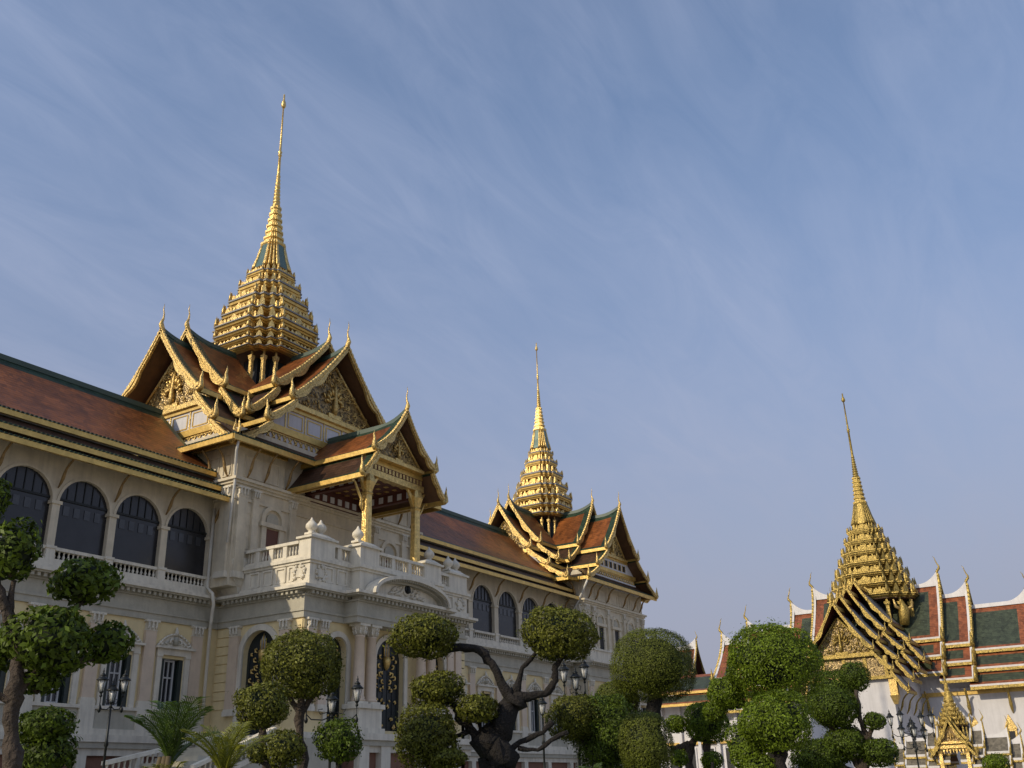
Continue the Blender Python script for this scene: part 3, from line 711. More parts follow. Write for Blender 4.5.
wing(4.0, 34.45, wl, [32.7-2.97*k for k in range(9)], [31.22-2.97*k for k in range(9)]+[34.0], 'R')
wr = [69.2-3.27*k for k in range(6)]
wing(49.55, 71.75, wr, [69.2-3.27*k for k in range(6)], [67.56-3.27*k for k in range(5)]+[71.0], 'L')

# ---- square bodies that carry the spires
def prof_v(tiers, z):
    for v0, z0, v1, z1 in tiers:
        if z1 <= z <= z0: return v0+(v1-v0)*(z0-z)/(z0-z1)
    for (a, b) in zip(tiers, tiers[1:]):
        if b[1] <= z <= a[3]: return min(a[2], b[0])
    return tiers[-1][2]
def gable_wall(C, axis, U, tiers, zs, win=0, seed=1, zap=0, sc=1.0):
    """zs = frieze bottom, gold bottom, panel bottom, panel top, pediment bottom"""
    T = local(C, axis); b = MB(T); z0, z1, z2, z3, z4 = zs
    def lay(za, zb, o, m, inset=.3):
        a = prof_v(tiers, za+.02)-inset; c = prof_v(tiers, zb-.02)-inset
        b.prism([(U-.3,-a,za),(U-.3,a,za),(U-.3,c,zb),(U-.3,-c,zb)], [(U+o,-a,za),(U+o,a,za),(U+o,c,zb),(U+o,-c,zb)], m)
    lay(z0-.8, z1, 0, 'whitewash', 1.0); lay(z1, z2, .16, 'gold_flat'); lay(z2, z3, .02, 'whitewash'); lay(z3, z3+(z4-z3)*.45, .12, 'gold_flat'); lay(z3+(z4-z3)*.45, z4, .2, 'gold')
    # gilt lattice along the frieze
    a = prof_v(tiers, z1)-.45; n = int(2*a/.42)
    for i in range(n):
        v = -a+(i+.5)*2*a/n; h = z1-z0
        for k in (-1, 1): b.tube([(U+.03,v-k*.2,z0+.05),(U+.06,v,z0+.5*h),(U+.03,v+k*.2,z1-.02)], [.035,.05,.035], 'gold', 5)
    b.box(U-.1, U+.08, -a, a, z1-.09, z1-.001, 'gold'); b.box(U-.1, U+.1, -a-.1, a+.1, z0-.06, z0+.06, 'ridge_white')
    a = prof_v(tiers, z3)-.5
    if win:
        for i in range(win):
            v = -a*.78+(i)*2*a*.78/(win-1); s = (z3-z2)*.26; zc = (z2+z3)/2
            b.box(U-.05, U+.035, v-s, v+s, zc-s*1.1, zc+s*1.1, 'dark_interior')
            for q in (-1,1): b.box(U-.05, U+.06, v+q*s*1.1-.03, v+q*s*1.1+.03, zc-s*1.2, zc+s*1.2, 'gold_flat')
    else:
        n = max(3, int(2*a/1.35)); wd = 2*a/n
        for i in range(n):
            v = -a+(i+.5)*wd
            for q in (-1,1):
                b.box(U-.02, U+.06, v+q*wd*.36-.03, v+q*wd*.36+.03, z2+.16, z3-.16, 'gold_flat')
                zz = (z2+.16, z3-.16)[q > 0]; b.box(U-.02, U+.055, v-wd*.36, v+wd*.36, zz-.03, zz+.03, 'gold_flat')
            b.box(U-.02, U+.07, v-wd*.5-.04, v-wd*.5+.04, z2, z3, 'gold')
    b.build('gable_wall', PAL)
    tympanum(PAL, C, axis, U+.02, prof_v(tiers, z4)-.35*sc, z4, zap, seed=seed, sc=sc)
def skirt(C, axis, Uw, Ue, hw, zt, zb):
    """pent roof along the foot of a gable wall"""
    T = local(C, axis); b = MB(T); fa = MB(T)
    for d, under in ((0,False),(.12,True)):
        m = 'soffit_brown' if under else 'dark_tile'
        b.face([(Uw,-hw,zt-d),(Uw,hw,zt-d),(Ue,hw,zb-d),(Ue,-hw,zb-d)], m)
    b.face([(Ue-.16,-hw,zb+.17),(Ue-.16,hw,zb+.17),(Ue+.02,hw,zb+.005),(Ue+.02,-hw,zb+.005)], 'green_tile')
    fa.box(Ue-.08, Ue+.06, -hw, hw, zb-.30, zb-.02, 'gold_flat')
    n = int(hw*2/.25)
    for i in range(n): fa.box(Ue-.02, Ue+.09, -hw+i*.25+.03, -hw+i*.25+.17, zb-.02, zb+.05, 'green_tile')
    o = b.build('pent_roof', PAL); fa.build('eave_fascia', o)
def niche_bay(parent, xc, y, z0, door=True, w_=.95, zt=13.2, m='door_brown', r=.72):
    b = MB()
    b.box(xc-w_/2, xc+w_/2, y-.04, y+.01, z0, zt, m)
    o = b.build('door', parent)
    s = MB()
    for k in (-1, 1):
        a = xc+k*(w_/2+.16); s.box(a-.16, a+.16, y-.14, y+.01, z0, zt+.05, 'beige_stucco')
    s.box(xc-w_/2-.45, xc+w_/2+.45, y-.22, y+.01, zt+.05, zt+.28, 'beige_stucco')
    arch_trim(s, xc, 2*r-.2, zt+.28, zt+.45, r*.82, y, .14, .22, 'beige_stucco')
    lp = arch_loop(xc, r*1.2, zt+.32, zt+.5, r*.5); s.prism([(a,y+.0,z) for a,z in lp], [(a,y-.06,z) for a,z in lp], 'grey_stone')
    s.build('door_surround', o)
def corner_body(cx, hx, yf, yb, ze, ez, zc, bays, pil, brk, sk, zbase=-1.74):
    """ze top of wall, ez eave, zc upper cornice"""
    b = MB(); x0, x1 = cx-hx, cx+hx
    b.box(x0, x1, yf, yb, zbase, ze, 'beige_stucco')
    for rows in ([(zc-.30,zc-.16,.10,'beige_stucco'),(zc-.16,zc-.02,.20,'beige_stucco'),(zc-.02,zc+.12,.32,'beige_stucco'),(zc-1.0,zc-.86,.08,'beige_stucco')],):
        band(b, x0-.0, x1+.0, yf, rows, .02); bandx(b, yf, yf+2.2, x0, rows, .02)
        for z0, z1, o, m in rows: b.box(x0-o, x0, yf-o, yf, z0, z1, m); b.box(x1, x1+o, yf-o, yb, z0, z1, m)
    # frieze panels
    n = 5
    for i in range(n):
        a0 = x0+.5+i*(2*hx-1)/n; a1 = a0+(2*hx-1)/n-.35
        for q in ((a0,a0+.06),(a1-.06,a1)): b.box(q[0],q[1],yf-.05,yf,zc+.3,ez-.35,'beige_stucco')
        for zz in (zc+.3, ez-.41): b.box(a0+.06,a1-.06,yf-.05,yf,zz,zz+.06,'beige_stucco')
    for i in range(2):
        a0 = yf+.35+i*1.0
        for q in ((a0,a0+.06),(a0+.64,a0+.7)): b.box(x0-.05,x0,q[0],q[1],zc+.3,ez-.35,'beige_stucco')
        for zz in (zc+.3, ez-.41): b.box(x0-.05,x0,a0+.06,a0+.64,zz,zz+.06,'beige_stucco')
    # rusticated courses on the wall between the pilasters
    for z in [zc-1.05-.62*k for k in range(6)]:
        if z > 10.4: b.box(x0+.9, x0+1.75, yf-.02, yf, z-.55, z-.05, 'beige_stucco')
    b.build('body_wall', PAL)
    for c, wd in pil: pilaster(PAL, c, wd, yf, 10.3, zc-.31, 'beige_stucco', .18)
    pilaster(PAL, yf+.5, .7, x0, 10.3, zc-.31, 'beige_stucco', .18, axis='y')
    for v in brk:
        k = MB(); bracket(k, local((v, yf, 0), '-y'), .06, zc+.25, .95, ez-.15, 0, s=1.0); k.build('eave_bracket', PAL)
    for v in (yf+.6, yf+1.7):
        k = MB(); bracket(k, local((x0, v, 0), '-x'), .06, zc+.25, .95, ez-.15, 0, s=1.0); k.build('eave_bracket', PAL)
# central pavilion
CC = (42.0, 45.2)
corner_body(42.0, 7.6, 38.5, 51.9, 18.3, 17.2, 15.35, None, [(34.85,.62),(35.75,.42),(38.5,.42),(45.5,.42),(48.2,.42),(49.15,.62)], (35.1,36.3,37.9,46.1,47.7,48.9), None, 9.9)
for x in (37.1, 46.9): niche_bay(PAL, x, 38.5, 10.3)
FT = [(0,25.25,4.3,21.05),(4.1,20.75,6.05,19.25),(5.85,18.95,7.9,17.55)]
FI = [(0,25.95,4.2,22.25),(4.0,21.95,6.0,20.05)]
LT = [(0,25.25,3.75,21.1),(3.58,20.8,5.15,19.15),(5.0,18.85,6.75,17.5)]
LI = [(0,25.95,3.65,21.95),(3.5,21.65,5.25,19.75)]
for ax, U, Ui, t, ti in (('-y',7.1,5.5,FT,FI),('-x',8.1,6.3,LT,LI),('+x',8.1,6.3,LT,LI),('+y',7.1,5.5,FT,FI)):
    gable_arm(PAL, CC, ax, [dict(U0=2.5,U=Ui,flare=.35,tiers=ti), dict(U0=Ui-2.2,U=U,flare=.35,tiers=t)])
fb = MB(); fb.box(37.4, 46.6, 41.2, 49.2, 17.2, 20.4, 'soffit_brown'); fb.box(39.6, 44.4, 42.8, 47.6, 20.4, 23.3, 'soffit_brown'); fb.build('roof_core', PAL)
ZS = (18.35,18.95,19.35,20.5,20.95)
gable_wall(CC, '-y', 6.2, FT, ZS, seed=3, zap=24.4); gable_wall(CC, '-x', 6.8, LT, ZS, seed=4, zap=24.4); gable_wall(CC, '+x', 6.8, LT, ZS, seed=5, zap=24.4)
skirt(CC, '-y', 6.2, 7.7, 8.9, 18.4, 17.35); skirt(CC, '-x', 6.8, 8.9, 7.7, 18.4, 17.35); skirt(CC, '+x', 6.8, 8.9, 7.7, 18.4, 17.35)
spire(PAL, CC, (24.0,26.2,33.0,35.25,38.2,40.9,42.7,47.9), (2.45,1.45,1.15,.68,.60,.30),
      tl=[(26.15,2.82),(26.6,2.92),(27.15,3.0),(27.85,3.0),(28.75,2.66),(29.75,2.33),(31.0,1.85),(32.2,1.45)])
# western end pavilion
CR = (77.2, 45.2)
corner_body(77.2, 5.5, 38.55, 51.8, 16.7, 15.75, 14.15, None, [(72.05,.5),(73.2,.34),(75.7,.34),(78.7,.34),(81.2,.34),(82.35,.5)], (72.5,73.7,75.7,78.7,80.7,82.0), None)
for x in (74.4, 77.2, 80.0): niche_bay(PAL, x, 38.55, 10.5, w_=.85, zt=12.3, m='dark_interior', r=.66)
lowb = MB(); arch_wall(lowb, 71.7, 82.7, 2.75, 7.95, [], 38.5, .3, 'yellow_stucco'); band(lowb, 71.7, 82.7, 38.5, ENT, .02); dentils(lowb, 71.7, 82.7, 38.5); bandx(lowb, 38.5, 40.3, 71.7, ENT, .02)
band(lowb, 71.7, 82.7, 38.5, [(9.44,9.62,.30,'white_stucco'),(9.62,10.3,.2,'white_stucco'),(10.3,10.45,.28,'white_stucco'),(2.2,2.75,.4,'white_stucco'),(2.75,3.96,.15,'grey_stone')], .02)
lowb.build('lower_wall', PAL)
for c in (73.7, 77.2, 80.7): sash_window(c, 38.2, 1.3, 3.96, 6.3)
for c in (72.1, 75.4, 79.0, 82.3): pilaster(PAL, c, .6, 38.5, 3.96, 7.95)
RT = [(0,22.35,2.95,18.85),(2.75,18.6,4.7,17.2),(4.5,16.95,6.3,15.95)]
RI = [(0,23.15,2.95,19.55),(2.8,19.3,4.6,17.9)]
for ax in ('-y','-x','+x','+y'):
    gable_arm(PAL, CR, ax, [dict(U0=2.0,U=5.1 if ax == '-y' else 5.75,flare=.5,tiers=RI), dict(U0=3.6,U=7.75 if ax == '-y' else 7.45,flare=.5,tiers=RT)], sc=.84, bt=.55, bb=.3, be=.6)
fb = MB(); fb.box(74.0, 80.4, 42.0, 48.4, 15.7, 18.2, 'soffit_brown'); fb.box(75.4, 79.0, 43.4, 47.0, 18.2, 20.3, 'soffit_brown'); fb.build('roof_core', PAL)
ZR = (16.6,17.1,17.4,18.3,18.65)
gable_wall(CR, '-y', 6.75, RT, ZR, win=6, seed=7, zap=21.5, sc=.84); gable_wall(CR, '-x', 6.6, RT, ZR, seed=8, zap=21.5, sc=.84)
skirt(CR, '-y', 6.7, 7.7, 6.5, 16.65, 15.85); skirt(CR, '-x', 6.6, 7.5, 6.5, 16.65, 15.85)
spire(PAL, CR, (20.9,22.9,29.75,31.9,34.0,36.0,37.2,40.9), (1.95,1.0,.85,.50,.45,.24),
      tl=[(22.9,2.22),(23.6,2.36),(24.4,2.40),(25.4,2.10),(26.6,1.75),(27.9,1.35),(29.0,1.05)])

# ---- entrance block with terrace and gilded porch in front of the central body
PX, PH, PY = 41.92, 6.62, 34.1       # centre, half width, front plane
pw = MB(); XS = PX-PH; XE = PX+PH
SIDE = [(36.9, 2.2, 2.75, 6.55, 1.06)]
arch_wall(pw, PY, 40.2, 2.75, 7.95, SIDE, XS, .35, 'yellow_stucco', axis='y')
FRONT = [(37.75, 1.35, 2.75, 6.6, .68), (41.8, 2.3, 3.0, 6.5, 1.05), (45.85, 1.35, 2.75, 6.6, .68)]
arch_wall(pw, XS, XE, 2.75, 7.95, FRONT, PY, .35, 'yellow_stucco')
for c, w_, z0, zs, rs in SIDE: arch_trim(pw, c, w_, z0, zs, rs, XS, .10, .30, 'white_stucco', axis='y')
for c, w_, z0, zs, rs in FRONT: arch_trim(pw, c, w_, z0, zs, rs, PY, .10, .26, 'white_stucco')
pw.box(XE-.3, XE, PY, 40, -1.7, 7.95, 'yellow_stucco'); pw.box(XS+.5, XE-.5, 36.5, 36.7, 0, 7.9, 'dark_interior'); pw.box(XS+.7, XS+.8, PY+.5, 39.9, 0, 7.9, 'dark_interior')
# rusticated courses beside the side arch
for k in range(9):
    z = 4.05+.43*k; pw.box(XS-.06, XS, 38.95, 39.85, z, z+.38, 'yellow_stucco'); pw.box(XS-.06, XS, PY+.0, 34.45, z, z+.38, 'yellow_stucco'); pw.box(XS+.0, XS+.42, PY-.06, PY, z, z+.38, 'yellow_stucco'); pw.box(XE-.42, XE, PY-.06, PY, z, z+.38, 'yellow_stucco')
# entablature all round, breaking forward over the middle bay
bandx(pw, PY, 40.2, XS, ENT); dentils(pw, PY, 39.4, XS, axis='y')
band(pw, XS, XE, PY, ENT); dentils(pw, XS, XE, PY)
for z0, z1, o, m in ENT:
    pw.box(XS-o, XS, PY-o, PY, z0, z1, m); pw.box(XE, XE+o, PY-o, 40, z0, z1, m)
    pw.box(38.15-o, 45.25+o, PY-.85-o, PY-.0, z0+.001, z1+.001, m)
dentils(pw, 38.1, 45.3, PY-.85, z0=9.061, z1=9.221)
pw.tube([(PX-6.9,PY-.4,7.7),(PX-6.9,PY-.41,7.71)], .01, 'grey_stone', 4)
# plinth and basement
for z0, z1, o, m in ((2.45,2.75,.5,'white_stucco'),(2.2,2.45,.40,'grey_stone'),(1.9,2.2,.25,'white_stucco'),(-1.74,1.9,.0,'brown_basement')):
    pw.box(XS-o, XE+o, PY-o, 40.1, z0, z1, m); pw.box(38.15-o, 45.25+o, PY-.85-o, PY-o, z0, z1, m)
for x in (36.2, 38.6, 40.2, 43.2, 44.9, 47.3): pw.box(x-.35, x+.35, PY-.35-(.85 if 38.2 < x < 45.2 else 0), PY+.1, -1.74, 2.2, 'white_stucco')
pw.build('porch_wall', PAL)
carved_door(PAL, 36.9, XS+.30, 2.2, 2.75, 6.55, 1.06, axis='y', seed=2)
carved_door(PAL, 41.8, PY+.28, 2.3, 3.0, 6.5, 1.05, seed=5)
for c in (37.75, 45.85): carved_door(PAL, c, PY+.36, 1.35, 2.75, 6.6, .68, seed=8)
# pilasters on the walls
for yy in (38.55, 35.15): pilaster(PAL, yy, .62, XS, 3.7, 7.95, 'pink_marble', .2, axis='y')
for x in (35.75, 36.6, 47.0, 47.75): pilaster(PAL, x, .55, PY, 3.7, 7.95, 'pink_marble', .2)
# coupled columns carrying the middle bay
for x in (38.75, 39.65, 43.75, 44.65):
    c = MB(); c.box(x-.36, x+.36, PY-.92, PY-.2, 4.12, 4.24, 'white_stucco')
    c.lathe((x, PY-.56, 4.24), [(0,.35),(.08,.37),(.14,.31),(.2,.33),(.28,.285),(1.4,.285),(3.05,.235),(3.08,.27),(3.14,.27),(3.16,.24)], 'pink_marble', 16)
    o = c.build('column', PAL)
    k = MB(); k.lathe((x, PY-.56, 7.40), [(0,.24),(.3,.30),(.42,.38),(.44,.42)], 'white_stucco', 12); k.box(x-.38, x+.38, PY-.93, PY-.19, 7.84, 7.95, 'white_stucco')
    for i in range(8):
        a = i*math.pi/4
        for z, rr in ((.02,.25),(.2,.28)): k.tube([(x+rr*math.cos(a),PY-.56+rr*math.sin(a),7.4+z),(x+(rr+.09)*math.cos(a),PY-.56+(rr+.09)*math.sin(a),7.4+z+.2)], [.07,.045], 'white_stucco', 5)
    k.build('capital', o)
for xc in (39.2, 44.2):
    c = MB()
    for z0, z1, o, m in ((2.75,3.0,.12,'white_stucco'),(3.0,3.9,.0,'white_stucco'),(3.9,4.12,.12,'white_stucco')): c.box(xc-.85-o, xc+.85+o, PY-1.0-o, PY-.0, z0, z1, m)
    c.build('column_pedestal', PAL)
# terrace parapet
tp = MB()
def par(x0, x1, y0, y1, rows):
    for z0, z1, o, m in rows: tp.box(x0-o, x1+o, y0-o, y1+o, z0, z1, m)
PR = [(9.44,9.7,.10,'white_stucco'),(9.7,10.55,.0,'white_stucco'),(10.55,10.68,.08,'white_stucco'),(10.68,10.84,.17,'white_stucco'),(10.84,10.98,.02,'white_stucco')]
FYp = PY-.25                      # parapet front plane
par(XS, XE, FYp, FYp+.4, PR); [tp.box(q0-o, q1+o, FYp+.4+o, 38.5, z0, z1, m) for q0, q1 in ((XS,XS+.4),(XE-.4,XE)) for z0, z1, o, m in PR]
tp.box(38.25, 45.15, FYp-.62, FYp-.0, 9.445, 10.55, 'white_stucco'); tp.box(38.17, 45.23, FYp-.70, FYp-.0, 10.55, 10.681, 'white_stucco'); tp.box(38.08, 45.32, FYp-.79, FYp-.0, 10.681, 10.841, 'white_stucco'); tp.box(38.23, 45.17, FYp-.64, FYp-.0, 10.841, 10.981, 'white_stucco')
tp.box(XS+.3, XE-.3, FYp+.3, 38.5, 9.6, 10.25, 'grey_stone')
# sunk panels along the sides
for a0, a1 in ((35.4,36.1),(36.3,37.0),(37.2,37.9),(34.85,35.25)):
    for q in ((a0,a0+.09),(a1-.09,a1)): tp.box(XS-.07,XS,q[0],q[1],9.75,10.5,'white_stucco')
    for z in (9.72,10.42): tp.box(XS-.065,XS,a0+.09,a1-.09,z,z+.09,'white_stucco')
for a0, a1 in ((36.3,36.95),(37.2,37.95),(45.45,46.2),(46.45,47.1)):
    for q in ((a0,a0+.09),(a1-.09,a1)): tp.box(q[0],q[1],FYp-.07,FYp,9.75,10.5,'white_stucco')
    for z in (9.72,10.42): tp.box(a0+.09,a1-.09,FYp-.065,FYp,z,z+.09,'white_stucco')
# carved shields at the corners
rnd = random.Random(4)
def shield(cx_, z, axis):
    for i in range(26):
        a = rnd.uniform(0, 6.28); rr = rnd.choice((.34,.40,.28)); x = cx_+rr*math.cos(a)*1.05; zz = z+rr*math.sin(a)*.95
        p = [(x-.05*math.cos(a),0,zz-.05),(x+.05,0,zz+.02),(x+.02,0,zz+.08)]
        q = [((c[0],FYp-.05,c[2]) if axis == 'x' else (XS-.05,c[0],c[2])) for c in p]
        tp.tube(q, [.05,.075,.04], 'white_stucco', 5)
    q = [(cx_-.22,z-.2),(cx_+.22,z-.2),(cx_+.22,z+.25),(cx_-.22,z+.25)]
    tp.prism([((a,FYp,zz) if axis == 'x' else (XS,a,zz)) for a,zz in q], [((a,FYp-.06,zz) if axis == 'x' else (XS-.06,a,zz)) for a,zz in q], 'white_stucco')
shield(XS+.75, 10.1, 'x'); shield(XE-.75, 10.1, 'x'); shield(FYp+.62, 10.1, 'y')
tp.build('terrace_parapet', PAL)
# segmental pediment over the middle bay
pd = MB(); pc = 41.85; hw = 3.15; Yp = PY-1.3
A = [(pc+hw*math.cos(math.pi*(1-i/24)), 9.40+1.12*math.sin(math.pi*i/24)**.9) for i in range(25)]
pd.prism([(a,Yp+.3,z) for a,z in A], [(a,Yp+.9,z) for a,z in A], 'white_stucco')
for i in range(24):
    a, b = A[i], A[i+1]
    def off(p, k): 
        d = Vector((p[0]-pc, (p[1]-9.44)*2.2)); d = d.normalized() if d.length > 0 else d; return (p[0]+d.x*k, p[1]+d.y*k)
    for k0, k1, y0, m in ((-.30,-.16,.02,'grey_stone'),(-.10,.10,-.35,'white_stucco')):
        q = [off(a,k0),off(b,k0),off(b,k1),off(a,k1)]
        pd.prism([(x,Yp+.4,z) for x,z in q], [(x,Yp+y0,z) for x,z in q], m)
    for t in (.25,.75):
        mx_ = (a[0]*(1-t)+b[0]*t, a[1]*(1-t)+b[1]*t); p = off(mx_, -.13); pd.box(p[0]-.055,p[0]+.055,Yp-.24,Yp+.3,p[1]-.06,p[1]+.06,'grey_stone')
pdo = pd.build('pediment', PAL)
md = MB(); md.tube([(pc,Yp+.32,10.05),(pc,Yp+.22,10.05)], [.36,.33], 'white_stucco', 16); md.tube([(pc,Yp+.25,10.05),(pc,Yp+.16,10.05)], [.24,.22], 'iron_black', 16)
md.lathe((pc,Yp+.17,9.86), [(0,.14),(.12,.16),(.2,.06),(.26,.08),(.34,.08),(.4,.01)], 'iron_black', 8)
md.build('medallion', pdo)
rnd = random.Random(9)
for k in (-1,1):
    cv = MB(); cv.tube([(pc+k*.45,Yp+.28,9.66),(pc+k*.95,Yp+.27,9.78),(pc+k*1.5,Yp+.28,9.62)], [.05,.06,.03], 'white_stucco', 6)
    for j in range(16):
        x = pc+k*rnd.uniform(.42,1.5); z = 9.62+rnd.uniform(0,.62)*(1-abs(x-pc)/2.6); s = .14
        cv.tube([(x-s,Yp+.27,z),(x,Yp+.22,z+.3*s),(x+.6*s,Yp+.23,z+s)], [.03,.06,.02], 'white_stucco', 5)
    cv.build('carving', pdo)
# balustrade, piers and lotus bud finials
RAIL = [(11.62,11.76,.09,'white_stucco')]
def rail(x0, x1, y0, y1):
    b = MB()
    b.box(x0-(.09 if x1-x0 < .3 else 0), x1+(.09 if x1-x0 < .3 else 0), y0-(.09 if y1-y0 < .3 else 0), y1+(.09 if y1-y0 < .3 else 0), 11.60, 11.75, 'white_stucco')
    b.box(x0, x1, y0, y1, 10.98, 11.06, 'white_stucco')
    if x1-x0 > y1-y0: baluster_run(b, (x0,(y0+y1)/2), (x1,(y0+y1)/2), 11.06, 11.6, 'white_stucco', .20, .07)
    else: baluster_run(b, ((x0+x1)/2,y0), ((x0+x1)/2,y1), 11.06, 11.6, 'white_stucco', .20, .07)
    b.build('balustrade', PAL)
def pier(x0, x1, y0, y1, fin, zt=11.8, step=True):
    b = MB(); b.box(x0, x1, y0, y1, 10.98, zt, 'white_stucco')
    if step:
        b.box(x0-.12, x1+.12, y0-.12, y1+.12, zt, zt+.11, 'white_stucco'); cx_, cy_ = (x0+x1)/2, (y0+y1)/2
        b.loft([[(x0-.06,y0-.06,zt+.11),(x1+.06,y0-.06,zt+.11),(x1+.06,y1+.06,zt+.11),(x0-.06,y1+.06,zt+.11)],
                [(x0+.25*(x1-x0),y0+.12,zt+.30),(x1-.25*(x1-x0),y0+.12,zt+.30),(x1-.25*(x1-x0),y1-.12,zt+.30),(x0+.25*(x1-x0),y1-.12,zt+.30)]], 'white_stucco')
    o = b.build('parapet_pier', PAL)
    for x, y in fin:
        q = MB(); q.box(x-.24, x+.24, y-.24, y+.24, zt+.28, zt+.38, 'white_stucco')
        q.lathe((x,y,zt+.36), [(0,.20),(.08,.16),(.12,.14),(.2,.24),(.32,.31),(.44,.29),(.56,.19),(.66,.09),(.74,.06),(.82,.01)], 'white_stucco', 12); q.build('bud_finial', o)
ya, yb = FYp, FYp+.4
pier(XS, XS+1.75, ya, yb+.4, [(XS+.55,ya+.55),(XS+1.2,ya+.55)]); pier(XE-1.75, XE, ya, yb+.9, [(XE-1.25,ya+.45),(XE-.55,ya+.45)])
pier(38.25, 39.75, ya-.62, yb, [(38.6,ya-.1)]); pier(43.65, 45.15, ya-.62, yb, [(44.7,ya-.1)])
rail(XS+1.75, 38.25, ya+.1, ya+.3); rail(39.75, 43.65, ya-.5, ya-.3); rail(45.15, XE-1.75, ya+.1, ya+.3)
for x in (41.0, 42.4): pier(x-.12, x+.12, ya-.55, ya-.2, [], 11.6, False)
for x in (37.45, 45.95): pier(x-.14, x+.14, ya+.05, ya+.35, [], 11.6, False)
rail(XS+.1, XS+.3, 34.7, 38.4); rail(XE-.3, XE-.1, 35.2, 38.0)
for y in (35.65, 36.6, 37.55): pier(XS+.05, XS+.35, y-.14, y+.14, [], 11.6, False)
# corbel that carries the corner of the upper body, rain pipes
cb = MB(); cb.loft([[(XS-.05,38.6,9.5),(XS+.3,38.6,9.5),(XS+.3,40,9.5),(XS-.05,40,9.5)],[(XS-.35,38.5,10.0),(XS+.3,38.5,10.0),(XS+.3,40,10.0),(XS-.35,40,10.0)],[(XS-.72,38.4,10.35),(XS+.35,38.4,10.35),(XS+.35,40,10.35),(XS-.62,40,10.35)],[(XS-.78,38.35,11.2),(XS+.4,38.35,11.2),(XS+.4,40,11.2),(XS-.66,40,11.2)],[(XS-.7,38.42,11.4),(XS+.4,38.42,11.4),(XS+.4,40,11.4),(XS-.56,40,11.4)]], 'white_stucco')
cb.build('corbel', PAL)
rp = MB(); rp.tube([(34.3,39.85,14.0),(34.25,39.8,9.9),(34.1,39.2,9.5),(34.22,39.2,9.0),(34.62,39.75,7.9),(34.62,39.75,-1.6)], .085, 'white_stucco', 8); rp.build('rain_pipe', PAL)
rp = MB(); rp.tube([(33.55,37.6,17.1),(33.6,37.75,16.6),(34.15,38.35,15.7),(34.2,38.36,15.2),(34.15,38.5,12.0)], .07, 'lamp_white', 8); rp.build('rain_pipe', PAL)
rp = MB(); rp.tube([(70.9,37.6,15.6),(71.2,38.2,14.9),(71.4,38.8,14.1),(71.3,39.4,13.2)], .09, 'lamp_white', 8); rp.build('rain_pipe', PAL)
# gilded porch roof on four pillars
PC = (41.7, 38.5)
PT = [(0,19.55,2.62,17.35),(2.45,17.1,3.55,15.72)]
gable_arm(PAL, PC, '-y', [dict(U0=-.6,U=5.35,flare=.62,tiers=PT)], sc=.86, bt=.5, bb=.16, be=.75)
tympanum(PAL, PC, '-y', 4.75, 2.1, 17.2, 19.15, seed=11, sc=.8)
pb = MB(); T = local(PC, '-y')
pb.T = T
pb.box(4.3, 4.62, -2.5, 2.5, 16.75, 17.2, 'gold_flat'); pb.box(4.35, 4.6, -2.55, 2.55, 16.4, 16.75, 'soffit_red'); pb.box(4.25, 4.66, -2.6, 2.6, 16.05, 16.4, 'gold')
for i in range(16): pb.box(4.6, 4.64, -2.4+i*.31, -2.4+i*.31+.18, 16.45, 16.70, 'gold')
for s in (-1,1):
    pb.box(0, 4.4, s*2.1-.14, s*2.1+.14, 15.6, 16.2, 'soffit_red'); pb.box(0, 4.4, s*3.2-.08, s*3.2+.08, 15.45, 15.62, 'gold_flat')
    for i in range(6): pb.box(.5+i*.68, .82+i*.68, s*2.1-.16, s*2.1+.16, 15.72, 16.08, 'whitewash')
pb.box(0, 4.4, -2.1, 2.1, 16.2, 16.3, 'soffit_red')
for i in range(7):
    for j in range(5): pb.box(.4+i*.58, .62+i*.58, -1.7+j*.76, -1.46+j*.76, 16.17, 16.2, 'gold_flat')
pb.box(.05, .3, -2.0, 2.0, 15.3, 16.2, 'soffit_red')
for i in range(6): pb.box(.28, .34, -1.75+i*.63, -1.43+i*.63, 15.55, 15.9, 'whitewash')
pb.build('porch_ceiling', PAL)
for x, u_ in ((-2.1,4.45),(2.1,4.45)):
    c = MB(T); 
    c.loft([[(u_+a*k,x+b*k,z) for a,b in ((-1,-.6),(-.6,-1),(.6,-1),(1,-.6),(1,.6),(.6,1),(-.6,1),(-1,.6))] for z, k in ((10.2,.33),(10.6,.33),(10.68,.27),(11.0,.25),(14.9,.215),(15.0,.27),(15.1,.22),(15.5,.33),(15.62,.36),(16.06,.26))], 'gold')
    o = c.build('porch_pillar', PAL)
    for s in ((-1,1) if u_ > 1 else ()):
        k = MB(T)
        k.prism([(u_-.05,x+s*.2,15.1),(u_-.05,x+s*.85,16.05),(u_-.05,x+s*.7,16.05),(u_-.05,x+s*.35,15.75),(u_-.05,x+s*.2,15.55)], [(u_+.05,x+s*.2,15.1),(u_+.05,x+s*.85,16.05),(u_+.05,x+s*.7,16.05),(u_+.05,x+s*.35,15.75),(u_+.05,x+s*.2,15.55)], 'gold'); k.build('pillar_bracket', o)
    if u_ > 1:
        k = MB(); s = 1 if x > 0 else -1
        pts = [T @ Vector((u_-.1, x+s*d, z)) for d, z in ((.28,14.0),(.42,14.3),(.36,14.65),(.62,15.0),(.9,15.45),(1.05,15.6))]
        k.tube(pts, [.03,.08,.08,.08,.06,.04], 'gold', 6); k.build('eave_bracket', o)
